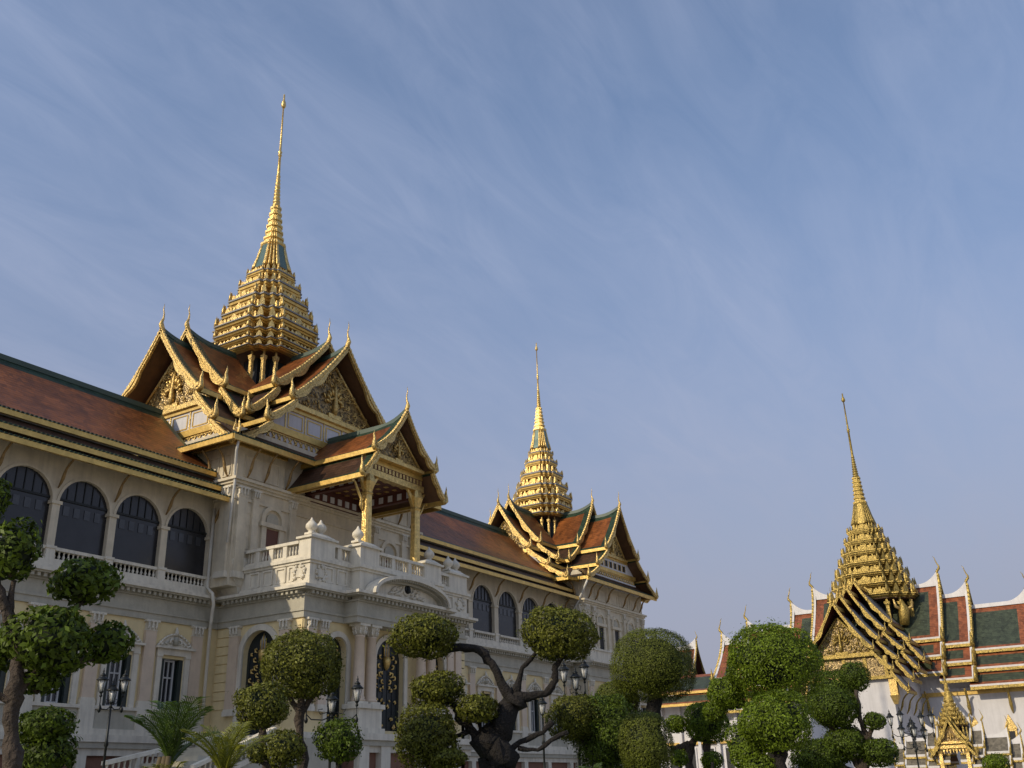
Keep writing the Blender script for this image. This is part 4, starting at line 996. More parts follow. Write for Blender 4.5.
# stair with sloping balustrades climbing to the side door
st = MB()
for i in range(12): st.box(22.6+i*.62, 22.6+(i+1)*.62, 31.0, 33.4, -1.74, .2+i*.19, 'grey_stone')
def sloped(y, xa, za, xb, zb):
    st.prism([(xa,y-.14,za-.9),(xb,y-.14,zb-.9),(xb,y-.14,zb-.7),(xa,y-.14,za-.7)], [(xa,y+.14,za-.9),(xb,y+.14,zb-.9),(xb,y+.14,zb-.7),(xa,y+.14,za-.7)], 'white_stucco')
    st.prism([(xa,y-.18,za-.14),(xb,y-.18,zb-.14),(xb,y-.18,zb),(xa,y-.18,za)], [(xa,y+.18,za-.14),(xb,y+.18,zb-.14),(xb,y+.18,zb),(xa,y+.18,za)], 'white_stucco')
    st.prism([(xa,y-.1,-1.74),(xb,y-.1,-1.74),(xb,y-.1,zb-.9),(xa,y-.1,za-.9)], [(xa,y+.1,-1.74),(xb,y+.1,-1.74),(xb,y+.1,zb-.9),(xa,y+.1,za-.9)], 'grey_stone')
    baluster_run(st, (xa,y), (xb,y), (za-.7,zb-.7), (za-.14,zb-.14), 'white_stucco', .25, .08)
sloped(33.5, 24.8, 1.42, 30.3, 2.52); sloped(30.9, 26.6, 1.2, 30.6, 2.65)
st.box(30.0, 34.5, 31.0, 33.4, -1.74, 2.3, 'grey_stone')
st.build('stair', PAL)

# ------------------------------------------------------------------ the throne hall to the west
TH = thing('throne_hall', (120, 26.3, -1.7), 'white throne hall with stepped green and orange roofs and one gold spire', 'throne hall')
DC = (120.0, 26.4)
def dt(zr, e=0.0): return [(0,zr,4.35,12.25+e),(4.2,11.85+e,5.5,10.3+e),(5.3,9.95+e,6.5,8.55+e)]
kw = dict(sc=1.25, field='deep_green_tile', border='orange_tile', ridge='ridge_white', bt=.75, bb=.62, be=1.15, gold='gold_old', white_edge=True, swan=True, fascia=.30, ridge_h=.30, fl=2.0, under='soffit_red', bs=.0)
def nsec(sg): return [dict(U0=2.0,U=7.0,flare=1.15,cs=.85,tiers=dt(20.1,1.6)), dict(U0=6.4,U=9.8,flare=1.15,cs=.85,tiers=dt(18.65,.8)), dict(U0=9.2,U=15.5,flare=1.15,cs=.85,tiers=dt(17.2,0)), dict(U0=14.9,U=18.9,flare=1.1,cs=.85,tiers=dt(16.0,-.7))]
gable_arm(TH, DC, '-y', nsec(1), **kw); gable_arm(TH, DC, '+y', nsec(-1), **kw)
ke = dict(kw); ke['white_edge'] = False; ke['swan'] = False; ke['be'] = .5; ke['border'] = 'soffit_red'; ke['field'] = 'eave_grey'; ke['fl'] = 2.0; ke['ridge'] = 'gold_flat'; ke['sc'] = .80
def et(dz): return [(0,15.9+dz,3.15,11.75+dz),(3.0,11.5+dz,4.65,9.75+dz),(4.5,9.5+dz,5.75,7.75+dz)]
gable_arm(TH, DC, '-x', [dict(U0=3.0,U=9.4,flare=.6,tiers=et(3.6)), dict(U0=8.9,U=12.9,flare=.6,tiers=et(2.4)), dict(U0=12.4,U=16.2,flare=.6,tiers=et(1.2)), dict(U0=15.7,U=19.2,flare=.6,tiers=et(0))], **ke)
gable_arm(TH, DC, '+x', [dict(U0=3.0,U=10,flare=.6,tiers=et(3.6)), dict(U0=9.4,U=18,flare=.6,tiers=et(1.2))], **ke)
tympanum(TH, DC, '-x', 18.2, 2.95, 11.35, 15.0, seed=21, sc=1.1, g='gold_old')
eg = MB(local(DC, '-x'))
eg.box(17.4, 18.1, -4.0, 4.0, 9.2, 11.1, 'gold_mosaic'); eg.box(17.4, 18.25, -4.3, 4.3, 8.95, 9.25, 'gold_old'); eg.box(17.4, 18.3, -3.4, 3.4, 11.08, 11.36, 'gold_old')
for v in (-3.9,-2.0,0,2.0,3.9): eg.box(17.9, 18.2, v-.16, v+.16, 9.25, 11.08, 'gold_old')
eg.box(6.0, 17.3, -3.6, 3.6, 8.9, 11.2, 'soffit_red'); eg.box(6.0, 17.3, -1.8, 1.8, 11.2, 13.4, 'soffit_red')
eg.build('frieze', TH)
tw = MB()
tw.box(102.2, 116, 22.3, 30.5, -1.74, 8.95, 'whitewash'); tw.box(115, 125, 26.4-17.4, 26.4+17.4, -1.74, 8.6, 'whitewash')
tw.box(115.2, 124.8, 14.0, 38.8, 8.6, 10.6, 'whitewash'); tw.box(102.3, 117, 22.4, 30.4, 8.9, 9.6, 'whitewash'); tw.box(115-.15, 115, 26.4-17.5, 22.2, 7.9, 8.3, 'gold_flat'); tw.box(114.7, 115, 26.4-17.5, 22.2, -1.74, .2, 'grey_stone')
tw.build('wall', TH)
for v in (-4.25, 4.25):           # gilt corner capitals and eave struts
    c = MB(local(DC,'-x')); c.box(17.5,18.1,v-.35,v+.35,7.4,8.95,'gold_ornate'); c.prism([(17.9+a*.4,v+b*.4,7.4) for a,b in ((-1,-1),(1,-1),(1,1),(-1,1))],[(17.9+a*.15,v+b*.15,6.6) for a,b in ((-1,-1),(1,-1),(1,1),(-1,1))],'gold'); c.build('corner_capital', TH)
for i in range(4):
    T = local((115, 10.0+i*3.9, 0), '-x'); k = MB(); bracket(k, T, .05, 5.9, 1.3, 8.4, 0, 'gold_old', 2.0); k.build('eave_bracket', TH)
for i in range(4):
    T = local((103.4+i*3.0, 22.3, 0), '-y'); k = MB(); bracket(k, T, .05, 5.9, 1.2, 7.7, 0, 'gold_old', 1.2); k.build('eave_bracket', TH)
for yy in (11.2, 14.4, 17.6, 20.6):
    k = MB(); k.box(114.8, 115, yy-.5, yy+.5, 1.0, 4.4, 'gold_ornate'); k.box(114.75, 114.9, yy-.3, yy+.3, 1.2, 4.2, 'dark_interior')
    k.prism([(114.75,yy-.6,4.4),(114.75,yy+.6,4.4),(114.75,yy,5.8)],[(115,yy-.6,4.4),(115,yy+.6,4.4),(115,yy,5.8)],'gold_ornate'); k.build('window', TH)
spire(TH, DC, (15.8,18.7,28.0,30.9,33.9,36.6,39.9,44.8), (4.75,1.85,1.25,.66,.60,.40), ntier=7, gold='gold_old', edge='gold_old', glass='gold_old', dense=2, g='gold_old')
for sx in (-1,1):                # garuda figures between the lantern posts
    for sy in (-1,1):
        k = MB(); x, y = DC[0]+sx*3.3, DC[1]+sy*3.3
        k.tube([(x,y,15.7),(x+sx*.15,y+sy*.15,16.5),(x+sx*.25,y+sy*.25,17.3),(x+sx*.2,y+sy*.2,17.9),(x+sx*.2,y+sy*.2,18.4)], [.5,.55,.6,.3,.05], 'gold_old', 8)
        for q in (-1,1): k.tube([(x+sx*.2,y+sy*.2,17.2),(x+sx*.3-q*sy*.7*sx*sx,y+sy*.3+q*sx*.7,17.6),(x+sx*.3-q*sy*.8,y+sy*.3+q*sx*.8,18.4)], [.22,.18,.08], 'gold_ornate', 6)
        k.build('guardian_figure', TH)

# ------------------------------------------------------------------ little gold pavilion in front of it
PV = thing('gold_pavilion', (95, 16.3, -1.7), 'small open gold pavilion with thin spire and grey stepped roofs', 'pavilion')
VC = (95.0, 16.3)
kv = dict(sc=.5, gold='gold_old', field='grey_tile', border='grey_tile', ridge='ridge_white', bt=.1, bb=.1, be=.1, white_edge=True, swan=True, fascia=.16, ridge_h=.13, fl=1.1, under='soffit_brown')
def vt(z): return [(0,z,1.05,z-1.35),(1.0,z-1.5,1.5,z-2.2),(1.45,z-2.35,1.9,z-2.9)]
for ax in ('-y','+y'):
    gable_arm(PV, VC, ax, [dict(U0=.4,U=1.35,flare=.55,tiers=vt(4.15)), dict(U0=1.3,U=2.25,flare=.55,tiers=vt(3.75)), dict(U0=2.2,U=4.1,flare=.55,tiers=vt(3.15)), dict(U0=4.0,U=4.95,flare=.5,tiers=vt(2.6))], **kv)
kg = dict(kv); kg['white_edge'] = False; kg['swan'] = False; kg['ridge'] = 'gold_old'; kg['field'] = 'bronze'; kg['border'] = 'gold_old'
def gt(z): return [(0,z,1.15,z-1.6),(1.1,z-1.75,1.75,z-2.5)]
gable_arm(PV, VC, '-x', [dict(U0=.4,U=1.6,flare=.35,tiers=gt(4.6)), dict(U0=1.5,U=2.3,flare=.35,tiers=gt(4.25))], **kg)
tympanum(PV, VC, '-x', 2.05, .95, 2.75, 4.0, seed=31, sc=.45)
pv = MB(local(VC,'-x'))
pv.box(1.7,2.1,-1.2,1.2,2.3,2.6,'gold'); 
for i in range(9):
    v = -1.0+i*.25; pv.prism([(1.85,v-.12,2.3),(1.85,v+.12,2.3),(1.85,v,2.3-.35-.1*(i%2))],[(1.95,v-.12,2.3),(1.95,v+.12,2.3),(1.95,v,2.3-.35-.1*(i%2))],'gold')
pv.box(-1.6,2.3,-1.7,1.7,-.6,-.2,'whitewash'); pv.box(-2,2.6,-5,5,-1.74,-.6,'whitewash')
pv.box(-1.2,1.2,-1.6,-1.4,1.3,1.6,'gold'); pv.box(-1.2,1.2,1.4,1.6,1.3,1.6,'gold')
pv.build('base', PV)
for u_, v in ((1.9,-1.05),(1.9,1.05),(1.2,-1.5),(1.2,1.5),(-1.2,-1.5),(-1.2,1.5),(.6,-4.2),(.6,4.2),(-.6,-4.2),(-.6,4.2),(1.0,-2.8),(1.0,2.8)):
    c = MB(local(VC,'-x')); c.loft([[(u_+a*k,v+b*k,z) for a,b in ((-1,-1),(1,-1),(1,1),(-1,1))] for z,k in ((-.4,.2),(-.1,.2),(0,.15),(1.9 if abs(v) < 2 else .2,.13),(2.1 if abs(v) < 2 else .35,.2))], 'gold'); c.build('pillar', PV)
spire(PV, VC, (3.5,4.1,6.05,6.9,7.6,8.4,8.9,10.0), (1.25,.5,.38,.22,.19,.12), ntier=5, gold='gold_old', edge='gold_old', glass='gold_old', dense=0, g='gold_old')

# ------------------------------------------------------------------ gate building glimpsed between the trees
GH = thing('gatehouse', (125, 55, -1.7), 'small gabled hall with white ridge seen between two clipped trees', 'gate building')
GC = (125.0, 54.5)
kq = dict(kw); kq['sc'] = .8; kq['fl'] = 2.0; kq['bt'] = .5; kq['be'] = .6
gable_arm(GH, GC, '-y', [dict(U0=-3,U=3.6,flare=.9,cs=.8,tiers=[(0,16.6,2.6,12.6),(2.45,12.3,3.6,10.6)])], **kq)
tympanum(GH, GC, '-y', 2.7, 2.3, 12.2, 15.6, seed=41, sc=.8)
gw = MB(); gw.box(122.4, 127.6, 52.0, 60, -1.74, 12.2, 'whitewash'); gw.build('wall', GH)
gl = thing('gallery', (118, 52, -1.7), 'low white gallery with dark roof, gold eaves and tall windows behind the trees', 'gallery')
T = local((117, 40), '+y'); rf = MB(T); fa = MB(T)
for side in (1,-1):
    slope(rf, 12.5, 26, (0,11.3,3.2,9.2), side, 0, 'slate_tile', 'ridge_white', .3, .1, .5); slope(rf, 0, 12.3, (0,12.4,3.2,10.3), side, 0, 'deep_green_tile', 'orange_tile', .5, .4, .5)
    slope(rf, 0, 12.3, (3.1,9.9,4.2,8.9), side, 0, 'deep_green_tile', 'orange_tile', .1, .3, .5)
    a, b = sorted((side*3.1, side*3.3)); fa.box(12.5, 26, a, b, 8.9, 9.18, 'gold_flat'); fa.box(0, 12.3, a, b, 10.0, 10.28, 'gold_flat')
    a, b = sorted((side*4.1, side*4.3)); fa.box(0, 12.3, a, b, 8.6, 8.88, 'gold_flat')
rf.box(0, 26, -.2, .2, 11.2, 11.6, 'ridge_white')
o = rf.build('roof', gl); fa.build('eave_fascia', o)
gw = MB(); gw.box(114.6, 119.4, 40.2, 66, -1.74, 9.3, 'whitewash'); gw.box(114.3, 114.6, 40.2, 66, 4.4, 4.7, 'gold_flat'); gw.box(114.1, 114.6, 40.2, 66, -1.74, 0, 'whitewash'); gw.build('wall', gl)
for i in range(11):
    k = MB(); y = 41.5+i*2.3; k.box(114.5, 114.62, y-.45, y+.45, .8, 3.9, 'dark_interior'); k.box(114.45, 114.6, y-.6, y-.45, .6, 4.1, 'whitewash'); k.box(114.45,114.6,y+.45,y+.6,.6,4.1,'whitewash'); k.build('window', gl)
    k = MB(); k.box(114.2,114.6,y+.95,y+1.3,-1.7,8.9,'whitewash'); k.build('pilaster', gl)

# ------------------------------------------------------------------ tree table: key, leaf size, cushions (x,y,z,radius,half height), branches (x,y,z,radius)
TREES = [('A', 0.065, [[4.44, 7.83, 2.35, 0.12, 0.166], [4.62, 7.72, 1.93, 0.193, 0.239], [5.26, 7.67, 1.77, 0.276, 0.193], [4.93, 7.53, 1.22, 0.322, 0.285], [5.52, 7.61, 1.27, 0.202, 0.184], [4.85, 8.05, 1.19, 0.11, 0.166], [4.95, 7.64, 0.91, 0.175, 0.092]], [[[4.81, 7.6, -1.75, 0.076], [4.81, 7.6, 0.27, 0.061], [4.76, 7.64, 0.61, 0.056], [4.77, 7.63, 0.91, 0.057], [4.76, 7.64, 1.1, 0.045], [4.65, 7.71, 1.41, 0.045], [4.54, 7.77, 1.64, 0.032], [4.45, 7.82, 2.17, 0.02]], [[4.75, 7.64, 0.76, 0.044], [4.84, 7.59, 0.92, 0.032], [4.95, 7.52, 1.07, 0.026]], [[4.65, 7.71, 1.41, 0.032], [4.65, 7.71, 1.69, 0.019]], [[4.76, 7.64, 1.1, 0.032], [5.08, 7.67, 1.42, 0.026], [5.28, 7.66, 1.61, 0.021]], [[4.84, 7.59, 0.92, 0.026], [5.3, 7.64, 1.11, 0.026], [5.53, 7.6, 1.17, 0.021]], [[4.76, 7.64, 0.76, 0.038], [4.66, 7.7, 0.8, 0.025], [4.59, 7.74, 0.83, 0.018]]]),
 ('B', 0.06, [[5.81, 8.75, 0.66, 0.25, 0.17], [5.84, 8.73, 0.4, 0.26, 0.22]], [[[5.85, 8.72, -1.75, 0.048], [5.85, 8.72, 0.27, 0.038], [5.82, 8.74, 0.59, 0.031]]]),
 ('C', 0.055, [[10.81, 10.4, 1.75, 0.57, 0.49]], [[[10.85, 10.36, -1.75, 0.097], [10.85, 10.36, 0.37, 0.078], [10.81, 10.4, 0.87, 0.056], [10.82, 10.39, 1.41, 0.057]], [[10.81, 10.4, 1.07, 0.045], [10.96, 10.24, 1.41, 0.034]], [[10.81, 10.4, 1.07, 0.045], [10.65, 10.57, 1.41, 0.034]]]),
 ('D', 0.055, [[9.74, 10.06, 1.12, 0.35, 0.3]], [[[9.8, 10.0, -1.75, 0.054], [9.8, 10.0, 0.36, 0.043], [9.76, 10.04, 0.76, 0.044], [9.74, 10.06, 1.01, 0.033]]]),
 ('E', 0.055, [[9.25, 9.13, 0.54, 0.24, 0.23], [9.02, 9.36, 0.49, 0.11, 0.11]], [[[9.25, 9.14, -1.75, 0.051], [9.25, 9.14, 0.25, 0.041], [9.26, 9.13, 0.47, 0.031]], [[9.25, 9.14, -1.75, 0.038], [9.25, 9.14, 0.28, 0.031], [9.04, 9.35, 0.42, 0.02]]]),
 ('F', 0.055, [[10.43, 9.34, 0.67, 0.29, 0.27]], [[[10.44, 9.33, -1.75, 0.055], [10.44, 9.33, 0.25, 0.044], [10.43, 9.34, 0.56, 0.033]]]),
 ('G', 0.07, [[13.53, 10.29, 2.43, 0.57, 0.35], [14.77, 8.41, 2.39, 0.63, 0.45], [13.65, 10.13, 1.56, 0.44, 0.29], [13.32, 10.08, 0.83, 0.52, 0.49], [13.87, 9.48, 1.24, 0.34, 0.23], [13.26, 9.65, 0.5, 0.31, 0.15]], [[[14.19, 9.36, -1.75, 0.356], [14.19, 9.36, 0.35, 0.285], [14.16, 9.41, 0.59, 0.255], [14.18, 9.38, 0.85, 0.224], [14.31, 9.18, 1.26, 0.183], [14.38, 9.07, 1.47, 0.152]], [[14.34, 9.12, 1.38, 0.085], [14.17, 9.39, 1.97, 0.071], [14.01, 9.63, 2.22, 0.071], [13.72, 10.04, 2.22, 0.055], [13.53, 10.29, 2.29, 0.031]], [[14.38, 9.07, 1.47, 0.07], [14.44, 8.97, 1.88, 0.039], [14.58, 8.74, 2.14, 0.031], [14.7, 8.53, 2.32, 0.024]], [[14.36, 9.1, 1.42, 0.093], [14.63, 8.66, 1.46, 0.061], [14.72, 8.5, 1.66, 0.054], [14.72, 8.5, 1.89, 0.047], [14.82, 8.34, 2.15, 0.031]], [[14.07, 9.54, 0.7, 0.098], [13.98, 9.67, 0.92, 0.076], [13.88, 9.82, 1.06, 0.061], [13.82, 9.89, 1.31, 0.047], [13.68, 10.09, 1.48, 0.031]], [[14.23, 9.3, 0.5, 0.068], [14.4, 9.03, 0.73, 0.045], [14.6, 8.71, 0.86, 0.038], [14.68, 8.56, 1.02, 0.046]], [[14.39, 9.06, 0.64, 0.038], [14.55, 8.79, 0.6, 0.03], [14.7, 8.55, 0.77, 0.038], [14.8, 8.36, 0.86, 0.03]], [[14.09, 9.52, 0.7, 0.045], [14.05, 9.58, 1.05, 0.031], [14.04, 9.59, 1.21, 0.023]], [[13.96, 9.7, 0.92, 0.038], [13.78, 9.96, 0.82, 0.03], [13.59, 10.22, 0.8, 0.023]]]),
 ('H', 0.042, [[20.0, 9.16, 2.38, 0.91, 0.81], [19.93, 10.0, 1.78, 0.47, 0.38]], [[[19.92, 9.34, -1.75, 0.196], [19.92, 9.34, 0.36, 0.156], [19.96, 9.25, 1.1, 0.141], [20.0, 9.16, 1.89, 0.143]], [[19.94, 9.29, 0.8, 0.088], [19.76, 9.66, 1.41, 0.071], [19.66, 9.87, 1.67, 0.054]]]),
 ('I', 0.06, [[16.61, 9.22, 1.21, 0.47, 0.4], [17.14, 8.87, 0.89, 0.66, 0.73]], [[[16.8, 8.88, -1.75, 0.132], [16.8, 8.88, 0.24, 0.105], [16.81, 8.85, 0.72, 0.091]], [[16.8, 8.87, 0.39, 0.06], [16.65, 9.16, 0.9, 0.046]]]),
 ('J', 0.042, [[16.27, 7.7, 0.65, 0.47, 0.583]], [[[16.26, 7.73, -1.75, 0.089], [16.26, 7.73, 0.21, 0.071], [16.27, 7.7, 0.58, 0.057]]]),
 ('K', 0.06, [[22.25, 9.0, 1.32, 0.52, 0.47], [22.0, 9.6, 1.3, 0.25, 0.2], [22.87, 8.8, 1.88, 0.18, 0.18]], [[[22.22, 9.07, -1.75, 0.094], [22.22, 9.07, 0.36, 0.076], [22.24, 9.01, 0.94, 0.076], [22.25, 9.01, 1.26, 0.057]], [[22.08, 9.41, -1.75, 0.118], [22.08, 9.41, 0.37, 0.094], [22.1, 9.37, 0.85, 0.095], [22.01, 9.58, 0.79, 0.076], [21.93, 9.74, 0.76, 0.057]], [[22.1, 9.37, 0.85, 0.076], [22.19, 9.15, 1.05, 0.057]]]),
 ('L', 0.06, [[21.07, 9.21, 0.56, 0.19, 0.17], [21.62, 8.69, 0.49, 0.24, 0.19]], [[[21.07, 9.22, -1.75, 0.046], [21.07, 9.22, 0.24, 0.037], [21.08, 9.2, 0.52, 0.037]], [[21.33, 8.6, -1.75, 0.045], [21.33, 8.6, 0.22, 0.036], [21.34, 8.58, 0.46, 0.036]]]),
 ('M', 0.06, [[19.0, 6.23, 2.14, 0.85, 0.7], [19.08, 7.21, 1.64, 0.4, 0.336], [18.89, 7.44, 1.29, 0.23, 0.19]], [[[18.96, 6.36, -1.75, 0.192], [18.96, 6.36, 0.16, 0.154], [18.99, 6.28, 0.74, 0.14], [19.0, 6.24, 1.62, 0.127], [19.0, 6.25, 1.98, 0.096]], [[18.99, 6.27, 1.17, 0.094], [19.09, 6.9, 1.4, 0.065], [19.08, 7.22, 1.6, 0.049]]]),
 ('N', 0.06, [[17.56, 5.83, 0.96, 0.62, 0.53], [17.56, 6.42, 0.57, 0.34, 0.41], [17.44, 6.17, 0.25, 0.3, 0.24]], [[[17.55, 5.85, -1.75, 0.161], [17.55, 5.85, 0.15, 0.128], [17.57, 5.8, 0.76, 0.101]], [[17.55, 5.86, -1.75, 0.089], [17.55, 5.86, 0.24, 0.071], [17.41, 6.26, 0.51, 0.058]]]),
 ('O', 0.065, [[25.65, 7.06, 1.85, 0.61, 0.71], [24.88, 6.85, 1.64, 0.52, 0.47], [25.7, 6.46, 2.35, 0.37, 0.37], [25.11, 6.75, 0.82, 0.52, 0.4], [25.29, 6.05, 1.29, 0.26, 0.21], [25.28, 6.07, 0.61, 0.46, 0.32], [24.93, 7.38, 0.53, 0.66, 0.42]], [[[25.18, 6.48, -1.75, 0.172], [25.18, 6.48, 0.15, 0.138], [25.21, 6.37, 0.63, 0.099], [25.24, 6.24, 0.93, 0.079], [25.17, 6.5, 1.05, 0.06], [25.11, 6.76, 1.24, 0.06], [25.06, 6.94, 1.54, 0.06]], [[25.24, 6.24, 0.93, 0.06], [25.21, 6.35, 1.33, 0.06], [25.21, 6.34, 2.01, 0.041]], [[25.24, 6.24, 0.93, 0.06], [25.27, 6.12, 1.14, 0.04]], [[25.21, 6.37, 0.63, 0.06], [25.27, 6.11, 0.62, 0.039]], [[25.17, 6.51, -1.75, 0.099], [25.17, 6.51, 0.28, 0.079], [25.12, 6.71, 0.64, 0.06], [25.07, 6.89, 0.95, 0.06], [25.03, 7.05, 1.36, 0.06]], [[25.14, 6.62, -1.75, 0.075], [25.14, 6.62, 0.24, 0.06], [24.97, 7.24, 0.44, 0.06]]]),
 ('P', 0.055, [[29.7, 4.24, 0.31, 0.31, 0.26]], [[[29.69, 4.3, -1.75, 0.054], [29.69, 4.3, 0.03, 0.043], [29.7, 4.25, 0.27, 0.043]]])]

# ------------------------------------------------------------------ clipped trees
def leaf_pad(name, parent, c, rx, rz, leaf, m, seed, dens=1.0, flat=.35, key_='A'):
    """a clipped cushion of foliage: thousands of small leaves in a lumpy shell round a solid core painted dark as inner shade"""
    rg = np.random.default_rng(seed); rx *= .95; rz *= .95; leaf *= .78 if key_ == 'A' else .64
    ry = rx
    area = 4*math.pi*((rx*rx+2*rx*rz)/3); n = int(min(42000, 2.5*dens*area/(leaf*leaf*.5)))
    d = rg.normal(size=(n,3)); d /= np.linalg.norm(d, axis=1)[:,None]
    d[:,2] = np.where(d[:,2] < 0, d[:,2]*(1-.25*flat), d[:,2])
    lump = np.zeros(n)
    for k in range(9):
        a = rg.normal(size=3)*rg.choice((2.2,4,6.5)); lump += np.sin(d@a+rg.uniform(0,6.28))*(.014 if m == 'leaf_fine' else .034)
    sh = np.where(rg.random(n) < .72, 1.0-.10*rg.random(n), 1.0-.38*rg.random(n))
    sh = np.where(rg.random(n) < .06, 1.0+(.04 if m == 'leaf_fine' else .17)*rg.random(n)**1.5, sh)
    # superellipsoid keeps the sheared, slightly boxy look
    e = 2.4; nr = (np.abs(d[:,0])**e+np.abs(d[:,1])**e+np.abs(d[:,2])**e)**(1/e)
    p = d/nr[:,None]*(sh+lump)[:,None]
    p[:,0] *= rx; p[:,1] *= ry; p[:,2] *= rz
    gap = (np.sin(p[:,0]*7/rx*.6+seed)*np.sin(p[:,1]*6/rx*.7+seed*2)*np.sin(p[:,2]*5/rz*.8) > .50)
    p = p[~gap | (rg.random(n) < .25)]; n = len(p); 
    nrm = p/np.array([rx*rx,ry*ry,rz*rz]); nrm /= np.linalg.norm(nrm,axis=1)[:,None]
    nrm = nrm+rg.normal(size=(n,3))*(.30 if m == 'leaf_fine' else .5); nrm /= np.linalg.norm(nrm,axis=1)[:,None]
    t = np.cross(nrm, rg.normal(size=(n,3))); t /= np.linalg.norm(t,axis=1)[:,None]+1e-9; b = np.cross(nrm,t)
    s = leaf*(.65+.7*rg.random(n))[:,None]
    q = np.array(c)+p
    V = np.stack([q-t*s*.62, q-b*s*.30+nrm*s*.10, q+t*s*.62, q+b*s*.30+nrm*s*.10], 1).reshape(-1,3)
    F = np.arange(4*n).reshape(-1,4)
    # solid core added to block light, its dark colour standing for inner shade
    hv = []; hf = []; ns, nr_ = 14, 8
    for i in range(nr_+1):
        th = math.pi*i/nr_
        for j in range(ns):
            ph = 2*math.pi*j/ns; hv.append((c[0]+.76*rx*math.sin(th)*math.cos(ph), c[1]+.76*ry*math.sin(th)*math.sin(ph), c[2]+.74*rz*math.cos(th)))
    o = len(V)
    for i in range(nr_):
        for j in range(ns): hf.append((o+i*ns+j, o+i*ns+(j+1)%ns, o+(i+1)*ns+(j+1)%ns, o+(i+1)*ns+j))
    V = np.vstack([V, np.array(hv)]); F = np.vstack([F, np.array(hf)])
    me = bpy.data.meshes.new(name); me.vertices.add(len(V)); me.vertices.foreach_set('co', V.astype(np.float32).ravel())
    me.loops.add(F.size); me.loops.foreach_set('vertex_index', F.astype(np.int32).ravel()); me.polygons.add(len(F))
    me.polygons.foreach_set('loop_start', np.arange(0, F.size, 4, dtype=np.int32)); me.polygons.foreach_set('loop_total', np.full(len(F), 4, dtype=np.int32))
    me.materials.append(MATS[m]); me.materials.append(MATS['leaf_shade_core'])
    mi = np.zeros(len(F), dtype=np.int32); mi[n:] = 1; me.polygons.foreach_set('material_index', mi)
    me.update(calc_edges=True); me.validate()
    ob = bpy.data.objects.new(name, me); COL.objects.link(ob); ob.parent = parent; ob.matrix_parent_inverse = Matrix.Translation(-parent.location)
    return ob
TREE_INFO = {
 'A': ('topiary_tree','nearest cloud pruned tree at the left edge, big leafy cushions on a bent trunk','tree','bark_pale','leaf_deep'),
 'B': ('topiary_tree','low clipped double dome bush below the left edge tree, near the triple lantern lamp','bush','bark_dark','leaf_deep'),
 'C': ('topiary_tree','tall single ball tree standing before the dark gilded side door of the white porch','tree','bark_pale','leaf_olive'),
 'D': ('topiary_tree','medium clipped ball just left of and below the tall single ball tree','tree','bark_pale','leaf_olive'),
 'E': ('topiary_tree','small shaggy ball with a smaller tuft beside it, low below the medium ball','bush','bark_pale','leaf_olive'),
 'F': ('topiary_tree','small round ball in front of the two lanterns below the porch arch','bush','bark_dark','leaf_deep'),
 'G': ('topiary_tree','gnarled old tree with thick black spreading limbs and six separate leaf cushions','tree','bark_dark','leaf_olive'),
 'H': ('topiary_tree','large flat bottomed dome tree on a stout trunk at the right end of the palace','tree','bark_dark','leaf_fine'),
 'I': ('topiary_tree','broad leafy clipped mass below the two lanterns, left of the flat bottomed dome','tree','bark_dark','leaf_olive'),
 'J': ('topiary_tree','dark upright egg shaped bush under the flat bottomed dome tree','bush','bark_dark','leaf_fine'),
 'K': ('topiary_tree','thin stemmed ball tree with a crooked bare side branch before the gallery','tree','bark_pale','leaf_bright'),
 'L': ('topiary_tree','pair of tiny low leaf tufts at the foot of the thin stemmed ball tree','bush','bark_dark','leaf_bright'),
 'M': ('topiary_tree','big bright round crowned tree with loose leafy shoulder, left of the gold gable','tree','bark_dark','leaf_bright'),
 'N': ('topiary_tree','bright clipped globe with lower side lobes, directly under the big round crowned tree','tree','bark_dark','leaf_bright'),
 'O': ('topiary_tree','twisted pale trunk tree with many dark cushions before the throne hall wall','tree','bark_pale','leaf_deep'),
 'P': ('topiary_tree','tiny smooth green dome at the bottom right beside the gold pavilion','bush','bark_dark','leaf_bright')}
for ti, (key, leaf, pads, brs) in enumerate(TREES):
    nm, lab, cat, bark, lm = TREE_INFO[key]
    p0 = brs[0][0]
    root = thing(nm, (p0[0], p0[1], -1.72), lab, cat, 'clipped trees in the courtyard')
    tb = MB()
    for br in brs:
        pts = []; rad = []
        rr = random.Random(ti*7+len(pts))
        for a, b in zip(br, br[1:]):
            for k in range(4):
                t = k/4; j = .42*min(a[3],b[3])
                pts.append(tuple(a[i]+(b[i]-a[i])*t+(rr.uniform(-j,j) if k else 0) for i in range(3))); rad.append((a[3]+(b[3]-a[3])*t)*(1+rr.uniform(-.16,.22)))
        pts.append(tuple(br[-1][:3])); rad.append(br[-1][3])
        tb.tube(pts, rad, bark, 11, wob=.10)
    # twigs that hold each cushion
    rr = random.Random(ti)
    for (x,y,z,rx,rz) in pads:
        for k in range(5):
            a = rr.uniform(0,6.28); tb.tube([(x,y,z-rz*.9),(x+.3*rx*math.cos(a),y+.3*rx*math.sin(a),z-.4*rz),(x+.6*rx*math.cos(a),y+.6*rx*math.sin(a),z+.2*rz)], [.03*rx+.008,.02*rx+.006,.006], bark, 5)
    tb.build('trunk', root)
    for pi_, (x,y,z,rx,rz) in enumerate(pads):
        leaf_pad('leaf_cushion', root, (x,y,z), rx, rz, leaf, lm if not (key == 'I' and pi_ == 1) else 'leaf_deep', ti*31+pi_, dens=1.0, key_=key)

